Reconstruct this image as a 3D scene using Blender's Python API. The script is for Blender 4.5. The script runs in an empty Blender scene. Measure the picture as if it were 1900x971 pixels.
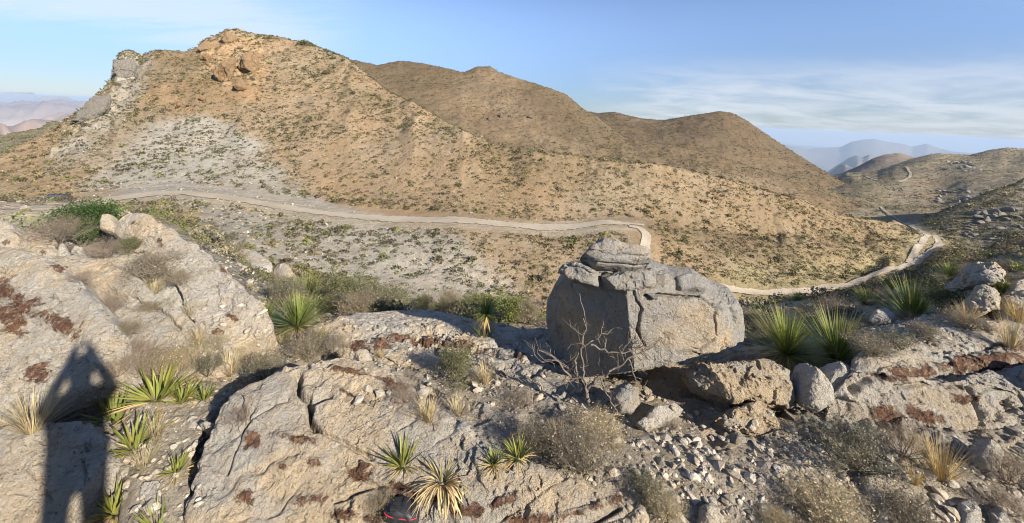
SUN_E, SKY_E, EXPOSURE, HAZE, HAZE_C, CLOUD = 5.0, .092, 0.95, 4.2e-5, (.60, .76, .97, 1), (5.0, 5.2, 5.6)
SKY_TINT = (1.0, .97, 1.06)
SKY_LOW = (.37, .415, .54)
HILLTOP_RISE = .80
import bpy, bmesh, math, random
import numpy as np
from mathutils import Vector, Matrix
random.seed(7); RNG = np.random.default_rng(11)
SC = bpy.context.scene
COL = SC.collection

# ---------------------------------------------------------------- camera maths
F_PX, CX, CY = 760.0, 950.0, 218.0          # focal length and principal point of the photograph (pixels)
ROLL = math.radians(2.62)
CR, SR = math.cos(ROLL), math.sin(ROLL)
def uv(px, py):
    a = np.asarray(px, float) - CX; b = np.asarray(py, float) - CY
    return (a*CR + b*SR)/F_PX, (b*CR - a*SR)/F_PX
def YW(Y):
    # distances in the near field are pulled in, so that the hilltop in front is gently sloping
    return np.interp(Y, [0, 2.2, 9, 14, 24, 46, 1e6], [0, 2.68, 6.4, 11, 22.5, 46, 1e6])
def P(px, py, Y):
    u, v = uv(px, py); Y = YW(Y)
    return np.stack([u*Y, np.ones_like(u)*Y, -v*Y], -1)
def proj(V):
    Y = np.maximum(V[..., 1], 1e-3); x = V[..., 0]/Y; v = -V[..., 2]/Y
    return CX + F_PX*(x*CR - v*SR), CY + F_PX*(x*SR + v*CR)
_e = math.radians(26.0)
SUN = np.array([.716*math.cos(_e), -.698*math.cos(_e), math.sin(_e)]); SUN /= np.linalg.norm(SUN)   # towards the sun

# ---------------------------------------------------------------- noise
def _hash(ix, iy, iz, seed):
    h = (ix.astype(np.uint32)*np.uint32(374761393) + iy.astype(np.uint32)*np.uint32(668265263)
         + iz.astype(np.uint32)*np.uint32(2147483647) + np.uint32(seed*144665 & 0xffffffff))
    h = (h ^ (h >> np.uint32(13)))*np.uint32(1274126177)
    h = (h ^ (h >> np.uint32(16)))*np.uint32(2246822519)
    h = h ^ (h >> np.uint32(15))
    return (h & np.uint32(0xffffff)).astype(np.float32)/np.float32(0xffffff)
def vnoise(p, seed=0):
    p = np.asarray(p, np.float64)
    i = np.floor(p).astype(np.int64); fr = (p - i).astype(np.float32)
    w = fr*fr*fr*(fr*(fr*6 - 15) + 10)
    x, y, z = i[..., 0], i[..., 1], i[..., 2]
    wx, wy, wz = w[..., 0], w[..., 1], w[..., 2]
    def L(a, b, t): return a + (b - a)*t
    c = lambda dx, dy, dz: _hash(x + dx, y + dy, z + dz, seed)
    r = L(L(L(c(0,0,0), c(1,0,0), wx), L(c(0,1,0), c(1,1,0), wx), wy),
          L(L(c(0,0,1), c(1,0,1), wx), L(c(0,1,1), c(1,1,1), wx), wy), wz)
    return r*2 - 1
def fbm(p, octv=5, seed=0, gain=0.5, ridge=False):
    p = np.asarray(p, np.float64).copy(); a = 1.0; s = 0; t = 0
    for k in range(octv):
        n = vnoise(p + 17.3*k, seed + k)
        if ridge: n = 1 - 2*np.abs(n)
        s = s + a*n; t += a; a *= gain
        p = np.stack([p[..., 0]*1.62 + p[..., 1]*1.18, p[..., 1]*1.62 - p[..., 0]*1.18, p[..., 2]*2.03], -1)
    return s/t
def sstep(a, b, x):
    t = np.clip((x - a)/(b - a), 0, 1); return t*t*(3 - 2*t)
def inpoly(px, py, poly):
    poly = np.asarray(poly, float); r = np.zeros(np.shape(px), bool); n = len(poly); j = n - 1
    for i in range(n):
        xi, yi = poly[i]; xj, yj = poly[j]
        c = ((yi > py) != (yj > py)) & (px < (xj - xi)*(py - yi)/(yj - yi + 1e-9) + xi)
        r ^= c; j = i
    return r
def pdist(px, py, line):
    d = np.full(np.shape(px), 1e9)
    for (x0, y0), (x1, y1) in zip(line[:-1], line[1:]):
        dx, dy = x1 - x0, y1 - y0
        t = np.clip(((px - x0)*dx + (py - y0)*dy)/(dx*dx + dy*dy + 1e-9), 0, 1)
        d = np.minimum(d, np.hypot(px - x0 - t*dx, py - y0 - t*dy))
    return d

# ---------------------------------------------------------------- objects
def mesh(name, V, Fs, mats, smooth=True, attrs=None, mat_idx=None):
    """Fs: list of int arrays (n,3) / (n,4)."""
    me = bpy.data.meshes.new(name)
    V = np.asarray(V, np.float32)
    Fs = [np.asarray(f, np.int32) for f in (Fs if isinstance(Fs, list) else [Fs]) if len(f)]
    me.vertices.add(len(V)); me.vertices.foreach_set('co', V.ravel())
    loops = np.concatenate([f.ravel() for f in Fs])
    tot = np.concatenate([np.full(len(f), f.shape[1], np.int32) for f in Fs])
    start = np.concatenate([[0], np.cumsum(tot)[:-1]]).astype(np.int32)
    me.loops.add(len(loops)); me.loops.foreach_set('vertex_index', loops)
    me.polygons.add(len(tot)); me.polygons.foreach_set('loop_start', start); me.polygons.foreach_set('loop_total', tot)
    me.polygons.foreach_set('use_smooth', np.full(len(tot), bool(smooth)))
    for m in (mats if isinstance(mats, (list, tuple)) else [mats]): me.materials.append(m)
    if mat_idx is not None: me.polygons.foreach_set('material_index', np.asarray(mat_idx, np.int32))
    me.update(calc_edges=True)
    for k, a in (attrs or {}).items():
        a = np.asarray(a, np.float32)
        if a.ndim == 1:
            at = me.attributes.new(k, 'FLOAT', 'POINT'); at.data.foreach_set('value', a)
        else:
            at = me.attributes.new(k, 'FLOAT_COLOR', 'POINT')
            if a.shape[1] == 3: a = np.concatenate([a, np.ones((len(a), 1), np.float32)], 1)
            at.data.foreach_set('color', a.ravel())
    return me
def link(name, me, parent=None, loc=None, rot=None, scale=None):
    o = bpy.data.objects.new(name, me); COL.objects.link(o)
    if parent: o.parent = parent
    if loc is not None: o.location = loc
    if rot is not None: o.rotation_euler = rot
    if scale is not None: o.scale = scale if hasattr(scale, '__len__') else (scale,)*3
    return o
def tag(o, label=None, cat=None, group=None, kind=None):
    if label: o['label'] = label
    if cat: o['category'] = cat
    if group: o['group'] = group
    if kind: o['kind'] = kind
    return o
def empty(name, loc=(0, 0, 0), rz=0):
    o = bpy.data.objects.new(name, None); COL.objects.link(o)
    o.location = loc; o.rotation_euler = (0, 0, rz); o.empty_display_size = .1
    return o
def copy_tree(o, parent=None):
    c = o.copy(); COL.objects.link(c); c.parent = parent
    for ch in list(o.children): copy_tree(ch, c)
    return c
def at_base(name, V, Fs, mat, **k):
    """a one-mesh thing with its origin at its base"""
    V = np.asarray(V); c = V.mean(0); c[2] = V[:, 2].min()
    return link(name, mesh(name, V - c, Fs, mat, **k), loc=c)

# ---------------------------------------------------------------- materials
class N:
    def __init__(s, name):
        s.m = bpy.data.materials.new(name); s.m.use_nodes = True
        s.t = s.m.node_tree; s.t.nodes.clear()
        s.out = s.add('ShaderNodeOutputMaterial')
    def add(s, typ, ins=None, **props):
        n = s.t.nodes.new(typ)
        for k, v in props.items(): setattr(n, k, v)
        for k, v in (ins or {}).items(): s.set(n, k, v)
        return n
    def set(s, n, k, v):
        if isinstance(v, bpy.types.NodeSocket): s.t.links.new(v, n.inputs[k])
        elif isinstance(v, bpy.types.Node): s.t.links.new(v.outputs[0], n.inputs[k])
        else:
            if hasattr(v, '__len__') and len(v) == 3 and n.inputs[k].type == 'RGBA': v = (*v, 1)
            n.inputs[k].default_value = v
    def noise(s, vec, scale, detail=5, rough=.55, dist=0):
        return s.add('ShaderNodeTexNoise', {'Vector': vec, 'Scale': scale, 'Detail': detail, 'Roughness': rough, 'Distortion': dist}).outputs['Fac']
    def ramp(s, fac, a, b, lo=0, hi=1):
        return s.add('ShaderNodeMapRange', {0: fac, 1: a, 2: b, 3: lo, 4: hi}, interpolation_type='SMOOTHSTEP').outputs[0]
    def mix(s, fac, a, b, blend='MIX'):
        n = s.add('ShaderNodeMix', data_type='RGBA', blend_type=blend)
        s.set(n, 0, fac); s.set(n, 6, a); s.set(n, 7, b); return n.outputs[2]
    def math(s, op, a, b=0.0):
        n = s.add('ShaderNodeMath', operation=op); s.set(n, 0, a); s.set(n, 1, b); return n.outputs[0]
    def attr(s, name, out='Fac'):
        return s.add('ShaderNodeAttribute', attribute_name=name).outputs[out]
    def pos(s): return s.add('ShaderNodeNewGeometry').outputs['Position']
    def bump(s, h, dist, strength=1.0, normal=None):
        i = {'Height': h, 'Distance': dist, 'Strength': strength}
        if normal is not None: i['Normal'] = normal
        return s.add('ShaderNodeBump', i).outputs[0]
    def bsdf(s, col, rough=.9, normal=None, spec=.25, **kw):
        i = {'Base Color': col, 'Roughness': rough, 'Specular IOR Level': spec}
        if normal is not None: i['Normal'] = normal
        i.update(kw)
        b = s.add('ShaderNodeBsdfPrincipled', i)
        s.t.links.new(b.outputs[0], s.out.inputs[0]); return s.m

def rock_mat(name, grey=(.45, .42, .365), tan=(.58, .46, .31), fine=1.0):
    n = N(name); p = n.pos()
    n1 = n.noise(p, .9, 6, .6); n2 = n.noise(p, 5.5, 6, .65); n3 = n.noise(p, 34, 5, .7); n4 = n.noise(p, 2.3, 4, .6, .6)
    col = n.mix(n.ramp(n1, .42, .60), grey, tan)
    col = n.mix(n.ramp(n4, .52, .66, 0, .65), col, tuple(c*1.18 for c in grey))
    col = n.mix(n.ramp(n2, .35, .7, 0, .55), col, tuple(.68*c for c in tan))
    col = n.mix(n.ramp(n3, .5, .72, 0, .5), col, (.60, .53, .42))
    col = n.mix(n.ramp(n3, .40, .30, 0, .45), col, (.16, .135, .105))
    # rust-brown crust
    ra = n.attr('rust')
    rn0 = n.math('ADD', n.math('MULTIPLY', n.math('SUBTRACT', n.noise(p, 3.6, 12, .80, .9), .5), 1.9), .5)
    rn = n.math('ADD', rn0, n.math('MULTIPLY', ra, .46))
    rm = n.ramp(rn, .71, .79)
    rc = n.mix(n.ramp(n3, .36, .66), (.055, .026, .018), (.22, .10, .055))
    rc = n.mix(n.math('MULTIPLY', n.ramp(n.noise(p, 18, 6, .7), .50, .66), .75), rc, (.30, .175, .09))
    rc = n.mix(n.math('MULTIPLY', n.ramp(n.noise(p, 26, 6, .7), .56, .64), .6), rc, (.42, .36, .28))
    col = n.mix(n.math('MULTIPLY', rm, .93), col, rc)
    # dark lichen freckles
    vor = n.add('ShaderNodeTexVoronoi', {'Vector': p, 'Scale': 21.0, 'Randomness': 1.0}).outputs['Distance']
    fm = n.math('MULTIPLY', n.ramp(vor, .24, .12), n.ramp(n2, .46, .58))
    col = n.mix(n.math('MULTIPLY', fm, .6), col, (.12, .085, .06))
    sp_ = n.math('MULTIPLY', n.ramp(n.noise(p, 13, 8, .75, .5), .60, .66), n.ramp(n4, .42, .58))
    col = n.mix(n.math('MULTIPLY', sp_, .75), col, (.13, .075, .045))
    # fine cracks
    wv = n.add('ShaderNodeVectorMath', operation='ADD')
    nc = n.add('ShaderNodeTexNoise', {'Vector': p, 'Scale': 3.0, 'Detail': 4.0})
    sc_ = n.add('ShaderNodeVectorMath', {0: nc.outputs['Color'], 'Scale': .5}, operation='SCALE')
    n.set(wv, 0, p); n.set(wv, 1, sc_.outputs[0])
    ve = n.add('ShaderNodeTexVoronoi', {'Vector': wv.outputs[0], 'Scale': 1.9}, feature='DISTANCE_TO_EDGE').outputs['Distance']
    crack = n.math('MULTIPLY', n.ramp(ve, .014, 0.002), n.ramp(n4, .45, .55))
    h = n.math('ADD', n.math('MULTIPLY', n2, .6), n.math('MULTIPLY', n.noise(p, 15, 6, .65), .45))
    h = n.math('SUBTRACT', h, n.math('MULTIPLY', crack, .6))
    h = n.math('ADD', h, n.math('MULTIPLY', rm, .2))
    b1 = n.bump(h, .075*fine, 1.0)
    b2 = n.bump(n.noise(p, 60, 6, .7), .015*fine, 1.0, b1)
    return n.bsdf(col, .93, b2, .15)

def hill_mat(name, stone=(.36, .33, .275), k=1.0, bs=.6):
    n = N(name); p = n.pos(); t = n.attr('tint', 'Color')
    n1 = n.noise(p, .045*k, 6, .6); n2 = n.noise(p, .5*k, 6, .65); n3 = n.noise(p, 3.2*k, 5, .7)
    col = n.mix(n.ramp(n1, .35, .65, 0, .5), t, n.mix(1.0, t, (1.08, .97, .85), 'MULTIPLY'))
    col = n.mix(n.ramp(n2, .45, .70, 0, .5), col, n.mix(1.0, col, (.70, .68, .62), 'MULTIPLY'))
    col = n.mix(n.ramp(n3, .56, .70, 0, .55), col, stone)
    col = n.mix(n.ramp(n3, .42, .30, 0, .6), col, n.mix(1.0, col, (.42, .42, .36), 'MULTIPLY'))
    h = n.math('ADD', n2, n.math('MULTIPLY', n3, .35))
    return n.bsdf(col, .95, n.bump(h, bs, .9), .1)

def leaf_mat(name, rough=.55, trans=.25, spec=.3):
    n = N(name); c = n.attr('col', 'Color')
    oi = n.add('ShaderNodeObjectInfo').outputs['Random']
    c = n.mix(n.ramp(oi, 0, 1, 0, .35), c, n.mix(1.0, c, (1.25, 1.1, .75), 'MULTIPLY'))
    b = n.add('ShaderNodeBsdfPrincipled', {'Base Color': c, 'Roughness': rough, 'Specular IOR Level': spec})
    tr = n.add('ShaderNodeBsdfTranslucent', {'Color': c})
    mx = n.add('ShaderNodeMixShader', {0: trans, 1: b, 2: tr})
    n.t.links.new(mx.outputs[0], n.out.inputs[0]); return n.m
def plain_mat(name, col, rough=.6, metal=0, spec=.4, nscale=0, var=.3, bump=0):
    n = N(name); c = col; nm = None
    if nscale:
        tc = n.add('ShaderNodeTexCoord').outputs['Object']
        f = n.noise(tc, nscale, 4, .6)
        c = n.mix(n.ramp(f, .35, .65), tuple(x*(1 - var) for x in col), tuple(min(1, x*(1 + var)) for x in col))
        if bump: nm = n.bump(f, bump)
    return n.bsdf(c, rough, nm, spec, **{'Metallic': metal})

M = dict(
    rock=rock_mat('limestone'), boulder=rock_mat('boulder_limestone', (.33, .32, .295), (.50, .39, .255)),
    pale=rock_mat('pale_limestone', (.55, .52, .46), (.60, .525, .40)),
    crag=rock_mat('crag_rock', (.29, .215, .14), (.37, .225, .105), 5.0),
    darkcrag=rock_mat('dark_crag_rock', (.12, .095, .075), (.16, .115, .08), 5.0),
    greycrag=rock_mat('grey_crag_rock', (.27, .26, .235), (.31, .27, .215), 5.0),
    hill=hill_mat('hill_soil'), farhill=hill_mat('far_hill_soil', (.30, .25, .18), .5, 1.2),
    plain=hill_mat('desert_plain', (.34, .26, .2), .004, 30),
    leaf=leaf_mat('plant_leaf'), dry=leaf_mat('dry_leaf', .75, .2, .15), scrub=leaf_mat('scrub_foliage', .8, .15, .1),
)
def stone_mat():
    n = N('loose_stone'); oi = n.add('ShaderNodeObjectInfo').outputs['Random']
    p = n.pos(); a = n.attr('col', 'Color')
    n2 = n.noise(p, 9, 5, .65); n3 = n.noise(p, 45, 4, .7)
    c = n.mix(n.ramp(n2, .38, .64), n.mix(1.0, a, (.72, .68, .62), 'MULTIPLY'), a)
    c = n.mix(n.ramp(n3, .42, .3, 0, .5), c, (.13, .11, .085))
    c = n.mix(n.ramp(oi, 0, 1, 0, .4), c, n.mix(1.0, c, (1.1, .95, .78), 'MULTIPLY'))
    return n.bsdf(c, .92, n.bump(n.math('ADD', n2, n.math('MULTIPLY', n3, .4)), .02), .15)
M['stone'] = stone_mat()
def road_mat():
    n = N('dirt_road'); p = n.pos(); t = n.attr('lane')
    n1 = n.noise(p, .25, 5, .6); n3 = n.noise(p, 5, 6, .7)
    c = n.mix(n.ramp(n1, .35, .65), (.40, .335, .245), (.47, .405, .31))
    c = n.mix(n.ramp(n3, .55, .7, 0, .5), c, (.55, .48, .37))
    c = n.mix(n.ramp(n3, .44, .3, 0, .7), c, (.25, .20, .13))
    c = n.mix(n.math('MULTIPLY', t, .45), c, (.31, .27, .2))
    m = n.bsdf(c, .95, n.bump(n3, .12), .1)
    # ragged verges: the gravel thins out into the slope
    b = n.out.inputs[0].links[0].from_node; e = n.attr('verge')
    f = n.math('ADD', n.math('MULTIPLY', n.math('SUBTRACT', n.noise(p, 1.1, 8, .7), .5), 2.4), n.math('MULTIPLY', n.math('SUBTRACT', .80, e), 3.0))
    mx = n.add('ShaderNodeMixShader', {0: n.ramp(f, -.15, .15)}); tr = n.add('ShaderNodeBsdfTransparent')
    n.t.links.new(tr.outputs[0], mx.inputs[1]); n.t.links.new(b.outputs[0], mx.inputs[2]); n.t.links.new(mx.outputs[0], n.out.inputs[0])
    return m
M['road'] = road_mat()

# ---------------------------------------------------------------- terrain sheets
def pchip(Y, Z):
    h = np.diff(Y, axis=0); d = np.diff(Z, axis=0)/h
    m = np.zeros_like(Z); m[0] = d[0]; m[-1] = d[-1]
    for k in range(1, len(Y) - 1):
        w1 = 2*h[k] + h[k-1]; w2 = h[k] + 2*h[k-1]
        ok = d[k-1]*d[k] > 0
        with np.errstate(divide='ignore', invalid='ignore'):
            v = (w1 + w2)/(w1/d[k-1] + w2/d[k])
        m[k] = np.where(ok, v, 0)
    return m
SHEETS = {}
class Sheet:
    def __init__(s, name, px0, px1, ncol, keys, rows, smooth=0):
        s.name = name
        us = uv(np.linspace(px0, px1, ncol), np.full(ncol, 350.0))[0]; s.us = us
        KY, KV = [], []
        for key in keys:
            k = np.array(key, float); u, v = uv(k[:, 0], k[:, 1]); o = np.argsort(u)
            KV.append(np.interp(us, u[o], v[o])); y = YW(np.interp(us, u[o], k[o, 2]))
            KY.append(y)
        w_ = int(70/((px1 - px0)/ncol))//2*2 + 1
        ker = np.hanning(w_ + 2)[1:-1]; ker /= ker.sum()
        sm = lambda q: np.convolve(np.pad(q, w_//2, mode='reflect', reflect_type='odd'), ker, 'valid')
        for i in range(len(KY)):
            KY[i] = sm(KY[i])
            if i < len(KY) - 1: KV[i] = sm(KV[i])
        for i in range(1, len(KY)): KY[i] = np.maximum(KY[i], KY[i-1]*1.015)
        s.KY = np.array(KY); s.KZ = -s.KY*np.array(KV)
        s.rows = rows
    def back(s, *steps):
        """rows behind the ridge: (factor on Y, fall per metre)"""
        for fac, fall in steps:
            y = s.KY[-1]*fac; s.KY = np.vstack([s.KY, y]); s.KZ = np.vstack([s.KZ, s.KZ[-1] - fall*(y - s.KY[-2])])
        return s
    def bench(s, k, width):
        """duplicate key k, `width` metres further on, at the same height"""
        y = s.KY[k] + width
        s.KY = np.insert(s.KY, k + 1, y, 0); s.KZ = np.insert(s.KZ, k + 1, s.KZ[k], 0)
        for i in range(k + 2, len(s.KY)): s.KY[i] = np.maximum(s.KY[i], s.KY[i-1]*1.015)
        return s
    def build(s):
        m = pchip(s.KY, s.KZ); Ys, Zs, ks = [], [], []
        for k, n in enumerate(s.rows):
            for t in np.linspace(0, 1, n, endpoint=(k == len(s.rows) - 1)):
                y = s.KY[k]*(s.KY[k+1]/s.KY[k])**t; h = s.KY[k+1] - s.KY[k]; q = (y - s.KY[k])/h
                z = ((2*q**3 - 3*q**2 + 1)*s.KZ[k] + (q**3 - 2*q**2 + q)*h*m[k]
                     + (-2*q**3 + 3*q**2)*s.KZ[k+1] + (q**3 - q**2)*h*m[k+1])
                Ys.append(y); Zs.append(z); ks.append(k + t)
        s.Y = np.array(Ys); s.Z = np.array(Zs); s.k = np.repeat(np.array(ks)[:, None], len(s.us), 1)
        s.X = s.us[None, :]*s.Y
        s.p = np.stack([s.X, s.Y, s.Z], -1); s.px, s.py = proj(s.p)
        SHEETS[s.name] = s; return s
    def refresh(s):
        s.p = np.stack([s.X, s.Y, s.Z], -1); s.px, s.py = proj(s.p)
    def faces(s, r0=0, r1=None):
        r1 = len(s.Y) if r1 is None else r1
        nc = len(s.us); r = np.arange(r1 - r0 - 1)[:, None]; c = np.arange(nc - 1)[None, :]
        a = r*nc + c
        return np.stack([a, a + 1, a + nc + 1, a + nc], -1).reshape(-1, 4)
    def zat(s, x, y):
        x = np.atleast_1d(np.asarray(x, float)); y = np.atleast_1d(np.asarray(y, float))
        u = x/y; ci = np.clip(np.searchsorted(s.us, u), 1, len(s.us) - 1); out = np.empty(len(x))
        for i in range(len(x)):
            c = ci[i]; t = np.clip((u[i] - s.us[c-1])/(s.us[c] - s.us[c-1]), 0, 1)
            out[i] = (1 - t)*np.interp(y[i], s.Y[:, c-1], s.Z[:, c-1]) + t*np.interp(y[i], s.Y[:, c], s.Z[:, c])
        return out
    def hit(s, px, py, ymin=0.0):
        u, v = uv(px, py); c = int(np.clip(np.searchsorted(s.us, u), 0, len(s.us) - 1))
        if u < s.us[0] - .01 or u > s.us[-1] + .01: return None
        V = -s.Z[:, c]/s.Y[:, c]; w = np.nonzero(V <= v)[0]
        w = w[(w > 0) & (s.Y[w, c] > ymin)]
        if not len(w): return None
        r = w[0]; t = np.clip((V[r-1] - v)/(V[r-1] - V[r] + 1e-12), 0, 1)
        y = s.Y[r-1, c] + t*(s.Y[r, c] - s.Y[r-1, c])
        return np.array([u*y, y, -v*y])
def hit(px, py, names=None, ymin=0.0):
    best = None
    for n in (names or list(SHEETS)):
        h = SHEETS[n].hit(px, py, ymin)
        if h is not None and (best is None or h[1] < best[1]): best = h
    return best
# ================================================================ TERRAIN
TAN = np.array((.276, .208, .134)); TALUS = np.array((.325, .30, .25)); OLIVE = np.array((.162, .122, .074))
BROWN = np.array((.132, .098, .060)); GREYG = np.array((.245, .205, .135)); VALLEY = np.array((.27, .23, .13))
PALE = np.array((.37, .315, .23)); ORANGE = np.array((.345, .23, .128))

K_A = [(-300,1040,2.2),(0,1040,2.25),(300,1020,2.3),(950,1010,2.3),(1600,1010,2.3),(1900,1000,2.35),(2200,990,2.4)]
K_B = [(-300,890,3.2),(0,885,3.2),(300,872,3.2),(600,868,3.2),(950,866,3.2),(1400,866,3.2),(1900,860,3.3),(2200,850,3.4)]
K_C = [(-300,700,4.6),(0,720,4.5),(200,745,4.4),(350,752,4.4),(600,760,4.4),(950,770,4.4),(1250,775,4.4),(1500,765,4.4),(1700,740,4.7),(1900,715,5.0),(2200,700,5.4)]
K_D = [(-300,560,6.5),(0,590,6.3),(200,640,5.9),(350,680,5.8),(600,680,6),(950,683,6),(1250,690,6),(1500,668,6),(1700,630,6.5),(1900,600,7),(2200,580,7.6)]
K_E = [(-300,455,9),(0,455,9),(150,452,9.5),(300,490,10),(450,570,8.6),(600,612,9),(750,604,9.2),(900,612,9),(1050,625,8.5),(1200,640,8),(1350,640,8.8),
       (1500,620,10.4),(1600,600,10.5),(1700,582,10.7),(1800,547,11.3),(1900,507,12.4),(2200,480,13)]
K_M = [(-300,428,30),(0,423,30),(150,418,30),(300,430,28),(450,512,20),(600,580,12.5),(750,590,11.5),(900,597,11.3),(1050,606,11),(1200,612,10.5),(1350,604,10.6),
       (1500,586,12.2),(1600,568,12.7),(1700,544,13.4),(1800,510,14),(1900,452,16.6),(2200,470,17)]
K_N = [(-300,420,38),(0,417,38),(150,412,38),(300,412,38),(450,482,32),(600,545,30),(750,575,30),(900,590,30),(1050,604,30),(1200,614,30),(1350,602,42),
       (1500,592,45),(1600,572,45),(1700,548,45),(1800,560,40),(1900,560,38),(2200,590,38)]
K_G = [(-300,412,47),(0,412,46),(150,407,46),(300,395,49),(450,452,45),(600,502,45),(750,545,45),(900,566,45),(1050,582,46),(1200,582,49),(1350,552,60),
       (1500,523,76),(1600,499,94),(1700,468,118),(1750,462,124),(1790,476,118),(1850,530,88),(1900,565,58),(2200,600,55)]
K_R = [(-300,405,54),(-100,406,54),(0,400,55),(60,396,55),(100,392,56),(150,386,58),(200,380,60),(260,370,62),(330,365,64),(400,371,64),(480,384,64),(560,399,63),
       (640,409,63),(720,415,63),(800,417,63),(850,416,63),(900,421,64),(950,426,65),(1000,430,66),(1060,430,68),(1120,419,71),(1190,421,73),(1350,455,80),
       (1500,455,94),(1600,452,109),(1700,446,130),(1750,452,134),(1800,474,130),(1900,540,115),(2200,590,100)]
K_S = [(-300,430,70),(-60,330,74),(0,289,78),(54,262,84),(107,234,92),(161,200,104),(196,164,116),(207,148,122),(220,106,128),(235,99,133),(260,105,135),(285,95,138),
       (340,102,142),(368,93,146),(380,78,149),(400,72,150),(425,58,150),(445,60,150),(480,70,150),(500,68,150),(540,77,150),(570,80,150),(600,94,148),(640,108,142),
       (723,172,122),(793,206,110),(847,238,102),(913,266,96),(950,277,95),(1020,284,94),(1073,290,95),(1131,300,96),(1184,303,97),(1240,309,98),(1353,335,101),
       (1468,368,110),(1557,400,119),(1645,414,131),(1700,430,150),(1760,452,150),(1850,520,150),(1900,545,150),(2200,590,150)]
S1 = Sheet('mountain', -330, 2230, 1180, [K_A, K_B, K_C, K_D, K_E, K_M, K_N, K_G, K_R, K_S],
           [30, 90, 120, 110, 90, 60, 70, 80, 70, 40, 200, 80, 20, 12])
S1.bench(8, 5.0)
kb = np.hanning(141); kb /= kb.sum(); smb = lambda q_: np.convolve(np.pad(q_, 70, mode='edge'), kb, 'valid')
yu = np.minimum(smb(.24*S1.KY[9] + .76*S1.KY[10]), .12*S1.KY[9] + .88*S1.KY[10]); zu = smb(.24*S1.KZ[9] + .76*S1.KZ[10])
S1.KY = np.insert(S1.KY, 10, yu, 0); S1.KZ = np.insert(S1.KZ, 10, zu, 0)
y0 = np.full(len(S1.us), .5); S1.KY = np.vstack([y0, S1.KY]); S1.KZ = np.vstack([np.full(len(S1.us), -2.08), S1.KZ])
S1.back((1.25, .35), (1.9, .45)); S1.build()
IR0, IR1, IRIDGE = 9, 10, 12                       # key numbers of the road bench and the ridge
FG_ROWS = 30 + 90 + 120 + 110 + 90                # rows in front of the foreground's edge
# --- the mountain's own relief
k = S1.k
mid = sstep(5.0, 6.0, k)
road_keep = 1 - np.exp(-((np.abs(k - (IR0 + .5))/1.0)**4))
road_keep = road_keep*(1 - sstep(1190, 1330, S1.px)) + sstep(1190, 1330, S1.px)
ridge_keep = np.clip(np.abs(k - IRIDGE)*2.2, .22, 1)
gw = fbm(S1.p/38.0, 3, 44)
gul = fbm(np.stack([S1.us[None, :]*8.5 + 1.1*gw + .55*np.log(S1.Y), np.log(S1.Y)*1.3 + .6*gw, S1.Y*0], -1), 5, 40, .5, True)
n1 = fbm(S1.p/14.0, 5, 3); n2 = fbm(S1.p/2.6, 4, 9)
S1.Z += mid*road_keep*ridge_keep*(0.8*n1*np.clip(S1.Y/90, .1, 1.6) + .32*n2*np.clip(S1.Y/55, .12, 1) + 1.5*gul*sstep(62, 100, S1.Y)*np.clip(S1.Y/100, 0, 1.5))
# rough crag zones along the crest
cz = np.zeros_like(S1.px)
for poly in ([(205,95),(262,95),(258,150),(215,215),(150,262),(100,300),(95,280),(160,205),(205,150)],
             [(362,88),(382,60),(430,48),(480,62),(500,110),(470,160),(420,175),(400,160),(398,120),(368,108)]):
    wx = S1.px + 9*vnoise(S1.p/3.0, 71); wy = S1.py + 9*vnoise(S1.p/3.0, 72)
    cz = np.maximum(cz, inpoly(wx, wy, poly)*1.0)
cz *= (k > IR1 + .2)*(k < IRIDGE + .05)
S1.Z += cz*(1.5*fbm(S1.p*np.array([.22, .22, .5]), 4, 77, .55, True) - .3)

S1.Z += sstep(5.0, 5.25, k)*sstep(45, 14, S1.Y)*(.16*fbm(S1.p/1.2, 6, 180, .6))
# --- foreground relief: bedrock ledges, joints and rough ground
fg = 1 - sstep(4.6, 5.2, k)
pf = S1.p
str_n = np.array([-.20, .12, .97])
h = pf @ str_n/.17 + 1.5*fbm(pf/1.1, 4, 21)
led = (np.floor(h) + sstep(.55, .98, h - np.floor(h)) - h)*.17
soil = np.zeros_like(S1.px)
for poly in ([(215,1010),(225,880),(215,800),(235,745),(330,700),(430,640),(560,590),(640,600),(560,680),(440,720),(400,770),(365,880),(345,1010)],
             [(1165,1010),(1130,930),(1010,880),(1000,800),(1060,740),(1260,720),(1330,820),(1560,800),(1560,900),(1700,880),(1900,820),(2300,780),(2300,1010)],
             [(1390,700),(1500,640),(1640,560),(2300,480),(2300,620),(1900,620),(1640,670),(1560,710)],
             [(-300,760),(60,700),(120,760),(40,800),(-300,830)], [(640,660),(760,640),(900,660),(1000,700),(980,760),(880,740),(760,690)]):
    wx = S1.px + 26*vnoise(pf*2.2, 31); wy = S1.py + 18*vnoise(pf*2.2, 32)
    soil = np.maximum(soil, inpoly(wx, wy, poly)*1.0)
soil = np.where(k < 5.6, soil, 0)
rough = fbm(pf/.75, 6, 5, .55); fine = fbm(pf/.14, 4, 6, .55)
fl = fbm(pf/.55, 5, 150, .56)*3.2; fl2 = fbm(pf/.16, 4, 160, .55)*3
flk = .026*(np.floor(fl) + sstep(.40, .60, fl - np.floor(fl))) + .008*(np.floor(fl2) + sstep(.4, .6, fl2 - np.floor(fl2)))
S1.Z += fg*((1 - soil)*(flk + led*.45 + .08*rough + .013*fine) + soil*(.05*rough + .016*fine - .03))
pit = np.clip(-fbm(pf/.33, 4, 55) - .18, 0, 1)
S1.Z -= fg*(1 - soil)*pit*.16
S1.Z += fg*soil*sstep(470, 390, S1.px)*sstep(190, 260, S1.px)*.15
S1.refresh()

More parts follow.
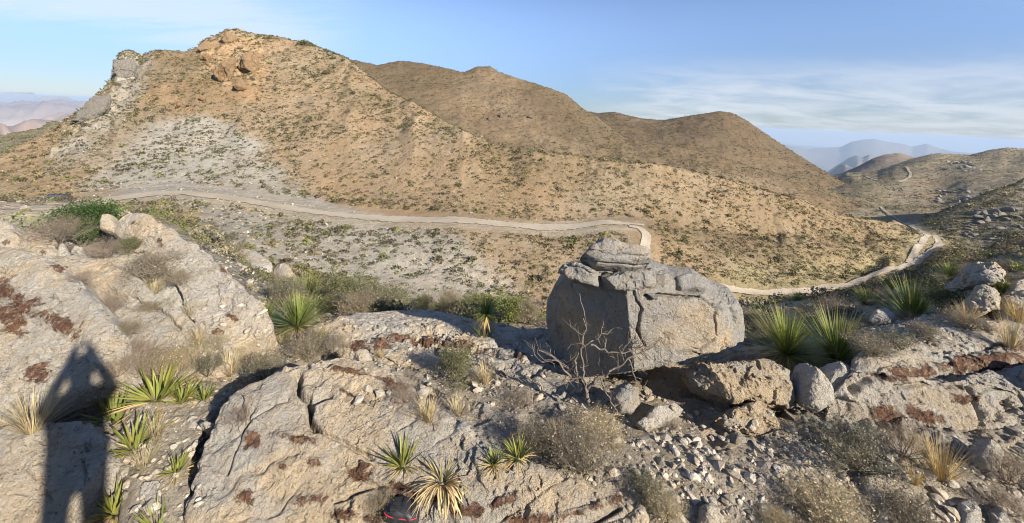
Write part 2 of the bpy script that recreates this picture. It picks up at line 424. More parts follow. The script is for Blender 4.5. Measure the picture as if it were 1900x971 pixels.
tint = np.tile(TAN, S1.Y.shape + (1,))
def blend(t, col, w): return t*(1 - w[..., None]) + np.asarray(col)*w[..., None]
def softpoly(s, poly, amp=14, sc=.12, seed=60):
    wx = s.px + amp*1.6*fbm(s.p*sc, 6, seed, .6); wy = s.py + amp*1.2*fbm(s.p*sc, 6, seed + 9, .6)
    r = 0
    offs = ((0,0),(7,3),(-7,3),(5,-5),(-8,-4),(14,0),(-14,1),(20,5),(-20,-4),(11,7),(-11,-8),(3,9),(-3,-10))
    for dx, dy in offs: r = r + inpoly(wx + dx*amp/14, wy + dy*amp/14, poly)*1.0
    return r/len(offs)
tal = softpoly(S1, [(100,360),(180,290),(265,232),(345,210),(410,218),(440,240),(490,285),(550,340),(630,388),(700,408),(780,414),(850,440),(900,480),(950,530),(1000,590),(820,585),(640,550),(560,500),(470,470),(415,440),(380,400),(310,375),(215,365)], 22)
tint = blend(tint, TALUS, tal)
tint = blend(tint, OLIVE*1.15, .75*softpoly(S1, [(240,100),(400,60),(480,120),(430,190),(360,215),(250,240),(160,300),(110,330),(90,300),(170,230),(260,150)], 16)*(1 - tal))
tint = blend(tint, ORANGE, .6*softpoly(S1, [(80,320),(330,250),(330,330),(160,370),(60,380)], 20)*(1 - tal))
tint = blend(tint, ORANGE, .45*sstep(.05, .4, fbm(S1.p/22, 4, 91))*(k > IR1)*(1 - tal))
tint = blend(tint, VALLEY, .9*softpoly(S1, [(1230,560),(1400,470),(1640,430),(1760,440),(2300,380),(2300,640),(1300,640)], 20))
tint = blend(tint, np.array((.36, .31, .21)), .8*(S1.k < 6.3)*(S1.px > 1300)*(k > 4.9))
tint = blend(tint, OLIVE*1.25, .8*softpoly(S1, [(820,250),(1150,295),(1680,410),(1640,470),(1350,500),(1150,400),(960,350)], 26))
tint = blend(tint, PALE, .8*softpoly(S1, [(-330,430),(-330,395),(100,372),(330,355),(560,385),(860,410),(1190,414),(1190,428),(1040,440),(860,424),(600,420),(380,380),(190,400)], 5, .3))
tint = blend(tint, np.array((.33, .255, .15)), .8*softpoly(S1, [(540,640),(520,520),(700,555),(1010,590),(1010,700)], 14))
tint = blend(tint, TALUS*.95, .75*softpoly(S1, [(200,430),(380,400),(560,470),(600,560),(480,640),(250,560)], 14))
tint = blend(tint, (.36, .29, .19), (cz > 0)*.8)
tint = blend(tint, (.30, .285, .25), .9*softpoly(S1, [(208,95),(275,95),(262,170),(225,230),(170,290),(95,330),(80,300),(150,225),(200,165)], 10))
tint = blend(tint, np.array((.36, .235, .13)), .7*softpoly(S1, [(375,80),(430,60),(490,80),(500,130),(470,185),(420,190),(395,150)], 10))
mot = fbm(S1.p/19.0, 6, 16, .62)
tint = blend(tint, OLIVE*1.25, .55*sstep(.05, .35, mot)*(k > IR1 + .05)*(1 - .7*tal))
tint = blend(tint, PALE*.85, .3*sstep(.10, .40, -mot)*(k > 5.2)*(1 - tal))
tint = np.clip(tint*(1 + .22*fbm(S1.p/4.0, 5, 15, .6)[..., None]), 0, 1)

tint = blend(tint, np.array((.46, .395, .295)), .85*softpoly(S1, [(-330,470),(-330,385),(100,375),(230,390),(215,440),(100,470)], 8, .3))
# rust crust on the bedrock
def blobs(px, py, lst):
    r = np.zeros(np.shape(px))
    for x, y, rx, ry, ang in lst:
        c, s_ = math.cos(math.radians(ang)), math.sin(math.radians(ang))
        dx, dy = px - x, py - y
        a = (dx*c + dy*s_)/rx; b = (-dx*s_ + dy*c)/ry
        r = np.maximum(r, min(1.0, .45 + rx/70)*np.exp(-(a*a + b*b)))
    return r
RUST = [(40,560,75,26,38),(110,600,70,22,30),(25,585,40,30,40),(110,500,16,9,20),(140,505,9,9,0),(190,585,18,8,40),(235,525,12,8,0),(70,690,24,30,60),(10,700,14,20,0),
        (400,615,26,9,20),(640,690,55,9,8),(650,735,42,8,26),(735,712,40,8,22),(690,640,60,14,-6),(470,815,26,22,20),(560,820,38,14,12),(540,815,40,10,10),(460,920,26,26,30),
        (670,880,32,14,12),(740,905,40,14,8),(790,925,60,12,12),(870,950,60,18,0),(930,935,45,13,-22),(980,965,60,12,0),(1090,945,70,11,-16),(1150,925,30,12,-15),(700,960,40,10,0),
        (525,870,18,10,30),(590,860,20,10,20),(560,930,40,12,-10),(640,955,30,10,0),(1180,835,60,8,-8),(1230,840,50,10,-6),(1100,805,40,8,0),
        (1700,690,70,12,-2),(1800,668,120,14,-10),(1880,645,60,12,-8),(1640,700,40,9,10),(1650,770,50,26,20),(1720,770,60,20,10),(1800,740,40,12,0),
        (880,735,60,16,10),(960,720,30,20,20),(850,640,60,9,6),(760,625,60,7,4),(970,660,30,8,0),(430,590,16,7,20),(410,500,20,8,30),(300,450,22,7,40),(380,470,16,6,40),(85,470,20,9,30),(15,450,14,8,0),(250,415,12,6,0)]
rust1 = blobs(S1.px, S1.py, RUST)*(1 - soil)*fg
crust_n = sstep(.02, .2, fbm(pf*6, 5, 88)*.6 + rust1*.55 - .12)
S1.Z += fg*(1 - soil)*.03*crust_n*rust1
S1.refresh()

fgmat_attr = dict(tint=tint[:FG_ROWS + 1].reshape(-1, 3), rust=rust1[:FG_ROWS + 1].ravel() - .1, soil=soil[:FG_ROWS + 1].ravel())
def fg_mat():
    m = rock_mat('bedrock_ground', (.37, .345, .305), (.48, .385, .265))
    t = m.node_tree; bs = [n for n in t.nodes if n.type == 'BSDF_PRINCIPLED'][0]
    nn = N.__new__(N); nn.m = m; nn.t = t
    p = nn.pos(); so = nn.attr('soil')
    n2 = nn.noise(p, 7, 6, .65); n3 = nn.noise(p, 38, 5, .7)
    c = nn.mix(nn.ramp(n2, .35, .65), (.37, .30, .205), (.49, .425, .325))
    c = nn.mix(nn.ramp(n3, .5, .66, 0, .7), c, (.52, .475, .40))
    c = nn.mix(nn.ramp(n3, .45, .33, 0, .6), c, (.16, .125, .085))
    src = bs.inputs['Base Color'].links[0].from_socket
    nn.set(bs, 'Base Color', nn.mix(so, src, c))
    return m
M['fg'] = fg_mat()
F_fg = S1.faces(0, FG_ROWS + 1)
nfg = (FG_ROWS + 1)*len(S1.us)
o = link('foreground_ground', mesh('foreground_ground', S1.p[:FG_ROWS + 1].reshape(-1, 3), F_fg, M['fg'], attrs=fgmat_attr))
tag(o, 'rough limestone bedrock and gravel ground of the near slope', kind='structure')
o = link('mountainside', mesh('mountainside', S1.p[FG_ROWS:].reshape(-1, 3), S1.faces(FG_ROWS), M['hill'], attrs=dict(tint=tint[FG_ROWS:].reshape(-1, 3))))
tag(o, 'tan desert mountainside with a grey scree fan and craggy crest', kind='structure')
# ground behind and under the viewer
g = np.linspace(0, 1, 60); gx = np.linspace(-30, 30, 121); gy = .5 - 40*g**1.5
GX, GY = np.meshgrid(gx, gy); GZ = -2.09 + .1*fbm(np.stack([GX, GY, 0*GX], -1)/1.5, 4, 3)*sstep(0.6, 2.5, .5 - GY) + .12*(.5 - GY) + HILLTOP_RISE*sstep(.1, .75, .5 - GY)
a = (np.arange(59)[:, None]*121 + np.arange(120)[None, :]); fb = np.stack([a, a + 121, a + 122, a + 1], -1).reshape(-1, 4)
o = link('hilltop_ground', mesh('hilltop_ground', np.stack([GX, GY, GZ], -1).reshape(-1, 3), fb, M['fg'], attrs=dict(soil=np.full(GX.size, .6), rust=np.zeros(GX.size) - .1)))
tag(o, 'stony ground of the hilltop behind the viewpoint', kind='structure')

def hill_sheet(name, label, px0, px1, ncol, keys, rows, backs, tint, amp, sc, dens_tints=(), k=1.0, mat='farhill', seed=0, ridge_amp=.5, lines=True):
    n_ = rows[len(keys) - 2]; rows = rows[:len(keys) - 2] + [int(n_*.72), n_ - int(n_*.72)] + rows[len(keys) - 1:]
    s = Sheet(name, px0, px1, ncol, keys, rows)
    w_ = ncol//6//2*2 + 1; kb_ = np.hanning(w_); kb_ /= kb_.sum(); smb_ = lambda q_: np.convolve(np.pad(q_, w_//2, mode='edge'), kb_, 'valid')
    yu_ = np.clip(smb_(.22*s.KY[-2] + .78*s.KY[-1]), s.KY[-2] + .4*(s.KY[-1] - s.KY[-2]), s.KY[-2] + .90*(s.KY[-1] - s.KY[-2]))
    zu_ = smb_(.22*s.KZ[-2] + .78*s.KZ[-1]); zu_ = np.minimum(zu_, .06*s.KZ[-2] + .94*s.KZ[-1])
    s.KY = np.insert(s.KY, len(keys) - 1, yu_, 0); s.KZ = np.insert(s.KZ, len(keys) - 1, zu_, 0)
    s.back(*backs); s.build()
    kr = len(keys)
    keep = np.clip(np.abs(s.k - kr)*2.5, .12, 1)
    n = fbm(s.p/sc, 6, seed + 1, .55) + .10*fbm(np.stack([s.us[None, :]*(2.2*s.Y.mean()/sc) + 0*s.Y, np.log(s.Y)*2.2, 0*s.Y], -1), 4, seed + 5, .45, True)*lines
    n = n + .28*fbm(s.p/(sc*.16), 4, seed + 3, .55)
    s.Z += amp*keep*n; s.refresh()
    t = np.tile(np.asarray(tint), s.Y.shape + (1,))
    for col, poly, w in dens_tints: t = blend(t, col, w*softpoly(s, poly, 16, 5/sc, seed + 30))
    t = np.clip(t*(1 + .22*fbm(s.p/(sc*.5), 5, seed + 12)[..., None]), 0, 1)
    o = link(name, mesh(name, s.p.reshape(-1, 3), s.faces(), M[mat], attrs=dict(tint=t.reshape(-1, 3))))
    tag(o, label, kind='structure'); s.obj = o; s.tint = t
    return s

S2 = hill_sheet('brown_mountain', 'brown grassy mountain behind the tan slope', 540, 1700, 620,
    [[(540,330,190),(700,310,190),(900,350,190),(1100,360,190),(1300,400,180),(1500,430,170),(1640,440,170)],
     [(540,250,250),(700,230,250),(900,300,240),(1100,322,230),(1300,352,225),(1500,405,215),(1640,425,215)],
     [(540,92,390),(600,100,395),(640,109,400),(700,122,400),(740,113,410),(780,117,410),(860,135,400),(885,124,410),(910,124,410),(928,136,405),(1000,158,390),(1050,175,375),(1085,204,350),(1110,218,340),(1131,235,330),
      (1155,254,320),(1197,263,310),(1260,273,300),(1330,289,300),(1399,312,298),(1492,336,296),(1538,354,294),(1640,392,290),(1700,420,290)]],
    [90, 330, 20, 10], [(1.2, .3), (1.6, .45)], OLIVE, 5.0, 60,
    [(BROWN, [(640,110),(800,120),(1000,160),(1090,230),(1060,290),(900,270),(760,190)], .75), (TAN*.92, [(900,130),(960,150),(1010,250),(1180,300),(1000,285),(840,230),(800,180)], .5),
     (TAN*.9, [(1150,300),(1420,330),(1640,420),(1500,420),(1250,340)], .6)], seed=100)
S3 = hill_sheet('round_mountain', 'round brown mountain beyond the second ridge', 980, 1720, 420,
    [[(980,330,300),(1200,345,300),(1340,380,300),(1500,420,290),(1640,440,280),(1720,450,280)],
     [(980,260,420),(1200,290,410),(1340,332,400),(1500,374,380),(1600,402,360),(1680,425,340)],
     [(980,225,650),(1040,215,650),(1085,206,640),(1110,210,630),(1140,208,625),(1190,220,620),(1230,223,610),(1280,215,605),(1335,206,600),(1360,210,595),(1390,227,590),(1430,255,570),(1480,288,540),(1540,325,500),(1580,348,475),(1640,388,450),(1720,420,430)]],
    [60, 300, 20, 10], [(1.2, .35), (1.6, .45)], BROWN, 7.0, 90, [(OLIVE, [(1380,260),(1640,390),(1660,420),(1500,400),(1330,330)], .7)], seed=200)
S4 = hill_sheet('saddle_hills', 'grey green hills across the far valley', 1440, 2230, 440,
    [[(1440,450,190),(1640,438,165),(1700,445,168),(1800,450,170),(2000,440,170),(2230,430,170)],
     [(1440,400,260),(1600,392,250),(1660,412,215),(1700,412,215),(1800,400,230),(1900,385,240),(2230,360,250)],
     [(1440,370,420),(1540,352,410),(1600,345,400),(1680,345,400),(1750,350,390),(1800,340,390),(1900,330,400),(2230,310,400)],
     [(1440,352,640),(1540,340,630),(1570,322,640),(1600,321,650),(1630,317,650),(1660,306,670),(1690,296,690),(1725,287,700),(1745,285,700),(1800,288,700),(1840,278,710),(1870,274,710),(1900,277,710),(1960,268,710),(2230,255,720)]],
    [60, 110, 150, 16, 10], [(1.25, .2), (2.0, .4)], GREYG*1.2, 3.2, 60,
    [(TAN*.8, [(1720,320),(1800,330),(1800,400),(1700,420),(1640,400),(1690,380)], .5), (VALLEY*.9, [(1560,330),(1640,350),(1700,430),(1640,430)], .5), (np.array((.21,.2,.165)), [(1780,350),(1900,330),(1900,400),(1760,410)], .7)], seed=300)
S4b = hill_sheet('mesa', 'dark flat topped mesa beyond the saddle', 1520, 1860, 200,
    [[(1520,360,800),(1700,345,800),(1860,340,800)],
     [(1520,335,1000),(1560,326,1000),(1600,315,1000),(1640,306,1000),(1700,303,1000),(1860,300,1000)],
     [(1520,330,1080),(1560,323,1090),(1590,310,1100),(1620,294,1100),(1640,287,1100),(1664,284,1100),(1674,285,1100),(1692,291,1100),(1740,300,1100),(1860,305,1100)]],
    [20, 90, 12, 8], [(1.15, .3), (1.6, .4)], (.20, .165, .13), 4.0, 60, seed=400, lines=False)
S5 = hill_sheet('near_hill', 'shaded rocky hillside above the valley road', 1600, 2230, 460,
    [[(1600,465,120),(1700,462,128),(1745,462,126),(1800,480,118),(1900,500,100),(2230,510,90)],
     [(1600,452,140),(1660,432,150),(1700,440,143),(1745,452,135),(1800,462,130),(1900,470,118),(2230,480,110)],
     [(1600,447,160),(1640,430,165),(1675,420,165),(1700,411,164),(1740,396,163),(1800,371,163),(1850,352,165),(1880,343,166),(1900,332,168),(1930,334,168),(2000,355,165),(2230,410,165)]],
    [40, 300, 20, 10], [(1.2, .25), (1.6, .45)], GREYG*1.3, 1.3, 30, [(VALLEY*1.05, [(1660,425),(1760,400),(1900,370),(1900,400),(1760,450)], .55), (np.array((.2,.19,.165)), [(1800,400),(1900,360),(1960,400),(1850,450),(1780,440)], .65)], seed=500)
S6 = hill_sheet('back_hill', 'grey green hill falling away to the plain', -400, 330, 260,
    [[(-400,480,100),(0,420,100),(150,330,120),(330,300,150)],
     [(-400,400,170),(0,312,170),(100,285,180),(200,260,190),(330,250,200)],
     [(-400,330,330),(-100,270,340),(0,252,350),(40,246,370),(75,238,390),(97,225,400),(104,226,400),(112,231,400),(130,225,410),(160,214,420),(240,190,430),(330,180,440)]],
    [40, 160, 12, 8], [(1.3, .35), (2.4, .5)], np.array((.25, .23, .15)), 4.0, 50, [(OLIVE, [(0,255),(110,225),(100,240),(0,300)], .4)], seed=600)

# --- desert plain and far ranges
ncol = 700
us = np.linspace(-1.75, 1.75, ncol); yy = np.geomspace(420, 46000, 420)
U, YY = np.meshgrid(us, yy); X = U*YY
pl = np.stack([X, YY, 0*X], -1)
base = -900 - 800*sstep(.35, .8, U)
base = base + (80*fbm(pl/2600, 5, 700))
rdg = np.clip(fbm(pl/np.array([3600., 3000., 1]), 6, 720, .52, True) + .02, 0, 1)
side = sstep(.1, -.6, U)                                   # rugged country only on the left
dist = np.hypot(X, YY)
hillh = (rdg**1.25)*(900*sstep(2500, 9000, dist)*sstep(60000, 15000, dist))*side
hillh += np.clip(fbm(pl/1500, 5, 750, .5, True), 0, 1)*240*sstep(1500, 4000, dist)*sstep(14000, 6000, dist)*side
base = base + hillh
base = base + sstep(2000, 450, dist)*520
def range_at(base, px_top, Y0, width):
    """a far range: crest given by its picture outline at distance Y0, spread over `width` metres in depth"""
    k_ = np.array(px_top, float); u, v = uv(k_[:, 0], k_[:, 1]); o_ = np.argsort(u)
    top = -np.interp(U, u[o_], v[o_])*Y0
    ins = (U > u.min())*(U < u.max())
    Yc = Y0 + 900*vnoise(np.stack([U*9, 0*U, 0*U], -1), 5)
    t = np.exp(-np.abs((YY - Yc)/width)**1.5)
    z = base*(1 - t) + top*t
    z = z + t*(1 - t)*.35*(top - base)*fbm(pl/(width*.55), 5, 790, .55, True)
    return np.where(ins, np.maximum(base, z), base)
base = range_at(base, [(1420,318),(1440,285),(1455,268),(1500,276),(1560,273),(1580,263),(1600,259),(1622,258),(1640,262),(1680,268),(1692,273),(1720,267),(1745,276),(1770,281),(1815,284),(1900,292),(2000,318)], 19000, 2600)
base = range_at(base, [(1520,330),(1563,300),(1579,290),(1592,287),(1598,290),(1603,290),(1614,285),(1624,293),(1650,302),(1720,330)], 8500, 800)
base = range_at(base, [(1510,345),(1539,320),(1555,308),(1568,303),(1578,308),(1592,312),(1640,330)], 5200, 480)
base = range_at(base, [(-200,172),(-60,171),(0,172),(62,172),(70,182),(110,190)], 34000, 2500)
base = range_at(base, [(-260,190),(-40,182),(20,190),(60,186),(80,178),(120,178),(150,190),(210,192),(280,215)], 21000, 2600)
base = range_at(base, [(-260,225),(-60,212),(-10,218),(8,219),(26,231),(44,246)], 4200, 420)
base = range_at(base, [(40,236),(86,219),(100,216),(112,210),(134,215),(180,224),(230,240)], 5600, 500)
tp = np.array((.335, .255, .20))*(1 + .35*fbm(pl/900, 5, 760)[..., None])
steep = np.clip(hillh/500, 0, 1)
tp = blend(tp, (.13, .125, .11), .9*sstep(.25, .5, U)*sstep(3000, 4500, dist))
tp = blend(tp, (.22, .165, .14), .7*steep); tp = blend(tp, (.46, .38, .30), sstep(.2, .5, fbm(pl/1800, 4, 770))*(1 - steep)*.7*(U < .2))
V = np.stack([X, YY, base], -1).reshape(-1, 3)
a = (np.arange(len(yy) - 1)[:, None]*ncol + np.arange(ncol - 1)[None, :])
o = link('desert_plain', mesh('desert_plain', V, np.stack([a, a + 1, a + ncol + 1, a + ncol], -1).reshape(-1, 4), M['plain'], attrs=dict(tint=np.clip(tp, 0, 1).reshape(-1, 3))))
tag(o, 'hazy desert plain with far mountain ranges', kind='structure')

# --- the dirt road
def ribbon_mesh(L, R, n=7, up=.1, seed=0):
    L = np.asarray(L); R = np.asarray(R); t = np.linspace(0, 1, n)
    V = L[:, None]*(1 - t[None, :, None]) + R[:, None]*t[None, :, None]
    return V
i0 = np.argmin(np.abs(S1.k[:, 0] - IR0)); i1 = np.argmin(np.abs(S1.k[:, 0] - IR1))
cols = np.nonzero((S1.px[i0] > -320) & (S1.px[i0] < 1196))[0]
rows = np.arange(i0, i1 + 1)
sub = S1.p[np.ix_(rows, cols)].copy()
wob = fbm(sub/6, 3, 810)
keepw = np.linspace(0, 1, len(rows))[:, None]
narrow = .10 + .08*vnoise(np.stack([sub[..., 0]/9, sub[..., 0]*0, sub[..., 0]*0], -1), 811) + .07*vnoise(np.stack([sub[..., 0]/1.3, sub[..., 0]*0, sub[..., 0]*0], -1), 812) + .05*vnoise(np.stack([sub[..., 0]/.5, sub[..., 0]*0, sub[..., 0]*0], -1), 813)
taper_ = sstep(1110, 1190, S1.px[i0, cols])
y_a, y_b = sub[0, :, 1], sub[-1, :, 1]
lo = (narrow[0] + .02*taper_)*(y_b - y_a); hi = (.02 + .6*narrow[-1] + .5*taper_)*(y_b - y_a)
yn = (y_a + lo)[None]*(1 - keepw) + (y_b - hi)[None]*keepw
sub[..., 0] = S1.us[cols][None]*yn; sub[..., 1] = yn; sub[..., 2] = S1.Z[i0, cols][None] + .10 + .02*wob
lane = np.exp(-((keepw - .32)/.1)**2) + np.exp(-((keepw - .68)/.1)**2) + 0*sub[..., 0]
nc, nr = len(cols), len(rows)
a = np.arange(nr - 1)[:, None]*nc + np.arange(nc - 1)[None]
o = link('dirt_road', mesh('dirt_road', sub.reshape(-1, 3), np.stack([a, a + 1, a + nc + 1, a + nc], -1).reshape(-1, 4), M['road'], attrs=dict(lane=lane.ravel()*.5, verge=np.abs(2*keepw - 1 + 0*sub[..., 0]).ravel())))
tag(o, 'pale dirt road cut along the mountainside', kind='structure')

def smooth_path(pts, n):
    pts = np.asarray(pts, float); d = np.concatenate([[0], np.cumsum(np.hypot(*np.diff(pts, axis=0).T))])
    t = np.linspace(0, d[-1], n); q = np.stack([np.interp(t, d, pts[:, i]) for i in (0, 1)], -1)
    k_ = np.hanning(max(3, n//14*2 + 1)); k_ /= k_.sum(); w = len(k_)//2
    for i in (0, 1):
        e = np.concatenate([q[0, i] + (np.arange(-w, 0))*(q[1, i] - q[0, i]), q[:, i], q[-1, i] + np.arange(1, w + 1)*(q[-1, i] - q[-2, i])])
        q[:, i] = np.convolve(e, k_, 'valid')
    return q
def drape_road(name, label, pts, width, sheets, up=.18, n=90):
    C = []
    if len(pts[0]) == 3:
        xy = P(*np.array(pts, float).T)[:, :2]; xy = smooth_path(xy, n)
        C = [(x, y, max(SHEETS[s_].zat(x, y)[0] for s_ in sheets)) for x, y in xy]
    for px, py in (smooth_path(pts, n) if not C else ()):
        h_ = hit(px, py, sheets, 40)
        if h_ is not None: C.append(h_)
    C = np.array(C)
    ker = np.hanning(9); ker /= ker.sum()
    for i in range(3): C[:, i] = np.convolve(np.pad(C[:, i], 4, mode='edge'), ker, 'valid')
    T = np.gradient(C[:, :2], axis=0); T /= np.linalg.norm(T, axis=1)[:, None] + 1e-9; Nn = np.stack([-T[:, 1], T[:, 0]], -1)
    m = 7; rowsV = []
    for j in range(m):
        xy = C[:, :2] + Nn*width*(j/(m - 1) - .5)*(1 + .25*vnoise(np.stack([C[:, 0]/7, C[:, 1]/7, 0*C[:, 0]], -1), 33 + (j > 3)) + .15*vnoise(np.stack([C[:, 0]/1.3, C[:, 1]/1.3, 0*C[:, 0]], -1), 37 + (j > 3)))[:, None]
        z = np.max([SHEETS[s_].zat(xy[:, 0], xy[:, 1]) for s_ in sheets], axis=0)
        rowsV.append(np.concatenate([xy, (np.maximum(z, .5*z + .5*C[:, 2]) + up)[:, None]], 1))
    V = np.array(rowsV); nn = len(C); a = np.arange(m - 1)[:, None]*nn + np.arange(nn - 1)[None]
    lane = np.tile(np.array([0, 0, .45, 0, .45, 0, 0])[:, None], (1, nn))
    o = link(name, mesh(name, V.reshape(-1, 3), np.stack([a, a + 1, a + nn + 1, a + nn], -1).reshape(-1, 4), M['road'], attrs=dict(lane=lane.ravel(), verge=np.repeat(np.abs(np.linspace(-1, 1, m)), nn))))
    tag(o, label, kind='structure'); return C
ROADS = []
ROADS.append(drape_road('valley_road', 'pale dirt road along the valley floor', [(1280,553,60),(1340,548,62),(1400,541,65),(1480,533,70),(1560,523,77),(1630,505,88),(1690,489,102),(1728,474,116),(1746,461,127),(1740,451,136),(1715,441,145),(1692,430,156),(1678,421,168),(1684,414,182)], 2.2, ['mountain', 'near_hill'], .16, 140))
ROADS.append(drape_road('valley_road', 'pale loop of the valley road around a green island', [(1726,447,140),(1712,456,128),(1700,469,116),(1688,482,106),(1690,488,103)], 1.9, ['mountain', 'near_hill'], .14, 50))
ROADS.append(drape_road('hill_track', 'pale track running down from the road', [(1165,420),(1188,424),(1201,438),(1196,455),(1194,472),(1204,490),(1206,520)], 1.7, ['mountain'], .12, 50))
ROADS.append(drape_road('hill_track', 'faint pale track below the saddle', [(1632,384),(1650,398),(1664,408),(1676,416)], 1.3, ['mountain', 'round_mountain', 'saddle_hills', 'brown_mountain'], .4, 50))
ROADS.append(drape_road('hill_track', 'winding pale track on the far hill', [(1668,338),(1680,334),(1689,328),(1690,322),(1686,316),(1684,311),(1678,310)], 3.4, ['saddle_hills'], .35, 60))
ROADS.append(drape_road('hill_track', 'pale track crossing the saddle', [(1572,326),(1590,327),(1606,327),(1618,332),(1628,335)], 2.8, ['saddle_hills'], .35, 50))
c_ = int(np.argmin(np.abs(S1.px[i0] - 90))); r_ = int(i0 + .34*(i1 - i0)); CAR_AT = np.array([S1.X[r_, c_], S1.Y[r_, c_], S1.Z[i0, c_] + .14])
# ================================================================ ROCKS
def grid_faces(nt, nphi):
    """sphere-like grid: nphi rings of nt vertices plus two poles (indices last two)"""
    r = np.arange(nphi - 1)[:, None]; c = np.arange(nt)[None]
    a = r*nt + c; b = r*nt + (c + 1) % nt
    q = np.stack([a, b, b + nt, a + nt], -1).reshape(-1, 4)
    i0 = nphi*nt; c = np.arange(nt)
    t0 = np.stack([np.full(nt, i0), (c + 1) % nt, c], -1)
    l = (nphi - 1)*nt
    t1 = np.stack([np.full(nt, i0 + 1), l + c, l + (c + 1) % nt], -1)
    return [q, np.concatenate([t0, t1])]
def vnormals(V, Fs):
    n = np.zeros_like(V)
    for f in Fs:
        a, b, c = V[f[:, 0]], V[f[:, 1]], V[f[:, 2]]
        fn = np.cross(b - a, c - a) if f.shape[1] == 3 else np.cross(c - a, V[f[:, 3]] - b)
        for j in range(f.shape[1]): np.add.at(n, f[:, j], fn)
    return n/(np.linalg.norm(n, axis=1)[:, None] + 1e-12)
def outline_rock(name, label, outline, front, back, e1=.55, e2=.7, normal=None, nt=200, nphi=70, seed=1, rough=1.0, cuts=(), rcuts=7, carve=(),
                 mat='rock', cat='rock', group=None, rust=0.0, rustblobs=True, cracks=(), strata=None, smoothk=5, rustup=False, sc=1.0, flake=.027, crange=(.74, .93)):
    """A rock whose outline is (px, py, Y) points, given thickness `front` towards the viewer and `back` behind."""
    o = np.array(outline, float); Q = P(o[:, 0], o[:, 1], o[:, 2])
    c = Q.mean(0)
    # plane of the outline
    if normal is None:
        _, _, vt = np.linalg.svd(Q - c); nrm = vt[2]
        if nrm @ (-c) < 0: nrm = -nrm
    else: nrm = np.array(normal, float); nrm /= np.linalg.norm(nrm)
    ax = np.cross(nrm, [0, 0, 1.0]); ax /= np.linalg.norm(ax); ay = np.cross(ax, nrm)
    L = Q - c; x, y, w = L @ ax, L @ ay, L @ nrm
    ang = np.arctan2(y, x); od = np.argsort(ang); ang, x, y, w = ang[od], x[od], y[od], w[od]
    # resample along the closed polygon
    xs, ys, ws = (np.append(q_, q_[0]) for q_ in (x, y, w))
    d = np.concatenate([[0], np.cumsum(np.hypot(np.diff(xs), np.diff(ys)))]); t = np.linspace(0, d[-1], nt, endpoint=False)
    X, Y_, W = (np.interp(t, d, q_) for q_ in (xs, ys, ws))
    if smoothk:
        ker = np.hanning(smoothk + 2)[1:-1]; ker /= ker.sum(); h_ = smoothk//2
        X, Y_, W = (np.convolve(np.concatenate([q_[-h_:], q_, q_[:h_]]), ker, 'valid') for q_ in (X, Y_, W))
    pd = -np.pi/2*np.cos(np.linspace(0, np.pi, 6001)); Rm = np.hypot(X, Y_).mean()
    sd_ = np.abs(np.cos(pd))**e1*Rm; gd_ = np.sign(pd)*np.abs(np.sin(pd))**e2*np.where(pd > 0, front, back*.5)
    ln_ = np.concatenate([[0], np.cumsum(np.hypot(np.diff(sd_), np.diff(gd_))*np.where(pd[1:] > 0, 1.0, .45))])
    phi = np.interp(np.linspace(0, ln_[-1], nphi + 2)[1:-1], ln_, pd)
    s_ = np.abs(np.cos(phi))**e1; g_ = np.sign(np.sin(phi))*np.abs(np.sin(phi))**e2
    T = np.where(g_ > 0, front, back)
    V = (c + s_[:, None, None]*(X[None, :, None]*ax + Y_[None, :, None]*ay + W[None, :, None]*nrm) + (g_*T)[:, None, None]*nrm).reshape(-1, 3)
    V = np.concatenate([V, [c - back*nrm, c + front*nrm]])
    Fs = grid_faces(nt, nphi)
    if vnormals(V, Fs)[-1] @ nrm < 0: Fs = [f[:, ::-1] for f in Fs]
    size = np.ptp(V, axis=0).max(); rs = np.random.default_rng(seed)
    for n_, p_ in cuts:
        n_ = np.array(n_, float); n_ /= np.linalg.norm(n_); p_ = np.array(p_, float)
        ex = (V - p_) @ n_
        V = V - n_*np.maximum(ex, 0)[:, None]*.97
    cc = V.mean(0)
    for i in range(rcuts):
        n_ = rs.normal(size=3); n_ /= np.linalg.norm(n_); ex = (V - cc) @ n_; dm = ex.max()*rs.uniform(*crange)
        V = V - n_*np.maximum(ex - dm, 0)[:, None]*.95
    n_ = vnormals(V, Fs)
    k_ = rough*size
    off = .018*k_*fbm(V/(size*.33), 4, seed) + sc*.008*(k_/sc)**.6*fbm(V/(.13*sc), 4, seed + 7) + sc*.0045*rough*fbm(V/(.035*sc), 3, seed + 9)
    if sc > 2: off = off + .05*size*fbm(V/(size*.16)*np.array([1, 1, .45]), 5, seed + 13, .6, True)
    px, py = proj(V)
    if sc < 2 and size > .5:
        f_ = fbm(V/.50, 5, seed + 50, .57)*3.4; f2_ = fbm(V/.15, 4, seed + 60, .55)*3
        fm_ = .35 + .65*sstep(-.12, .22, fbm(V/.8, 3, seed + 80))
        off = off + fm_*flake*((np.floor(f_) + sstep(.43, .57, f_ - np.floor(f_))) + .33*(np.floor(f2_) + sstep(.42, .58, f2_ - np.floor(f2_))))
        off = off - .9*fm_*flake*sstep(.30, .38, fbm(V/.10, 4, seed + 70, .6))
    if strata:
        nn_, th, dep = strata; nn_ = np.array(nn_, float); nn_ /= np.linalg.norm(nn_)
        h_ = V @ nn_/th + .8*fbm(V/(.5*sc), 4, seed + 3); fr = h_ - np.floor(h_)
        off = off - dep*np.exp(-((fr - .5)/.07)**2)*sstep(-.25, .2, fbm(V/(.6*sc), 3, seed + 4))
        off = off + dep*.5*vnoise(np.stack([np.floor(h_ + .5), 0*h_, 0*h_], -1)*3.7, seed)
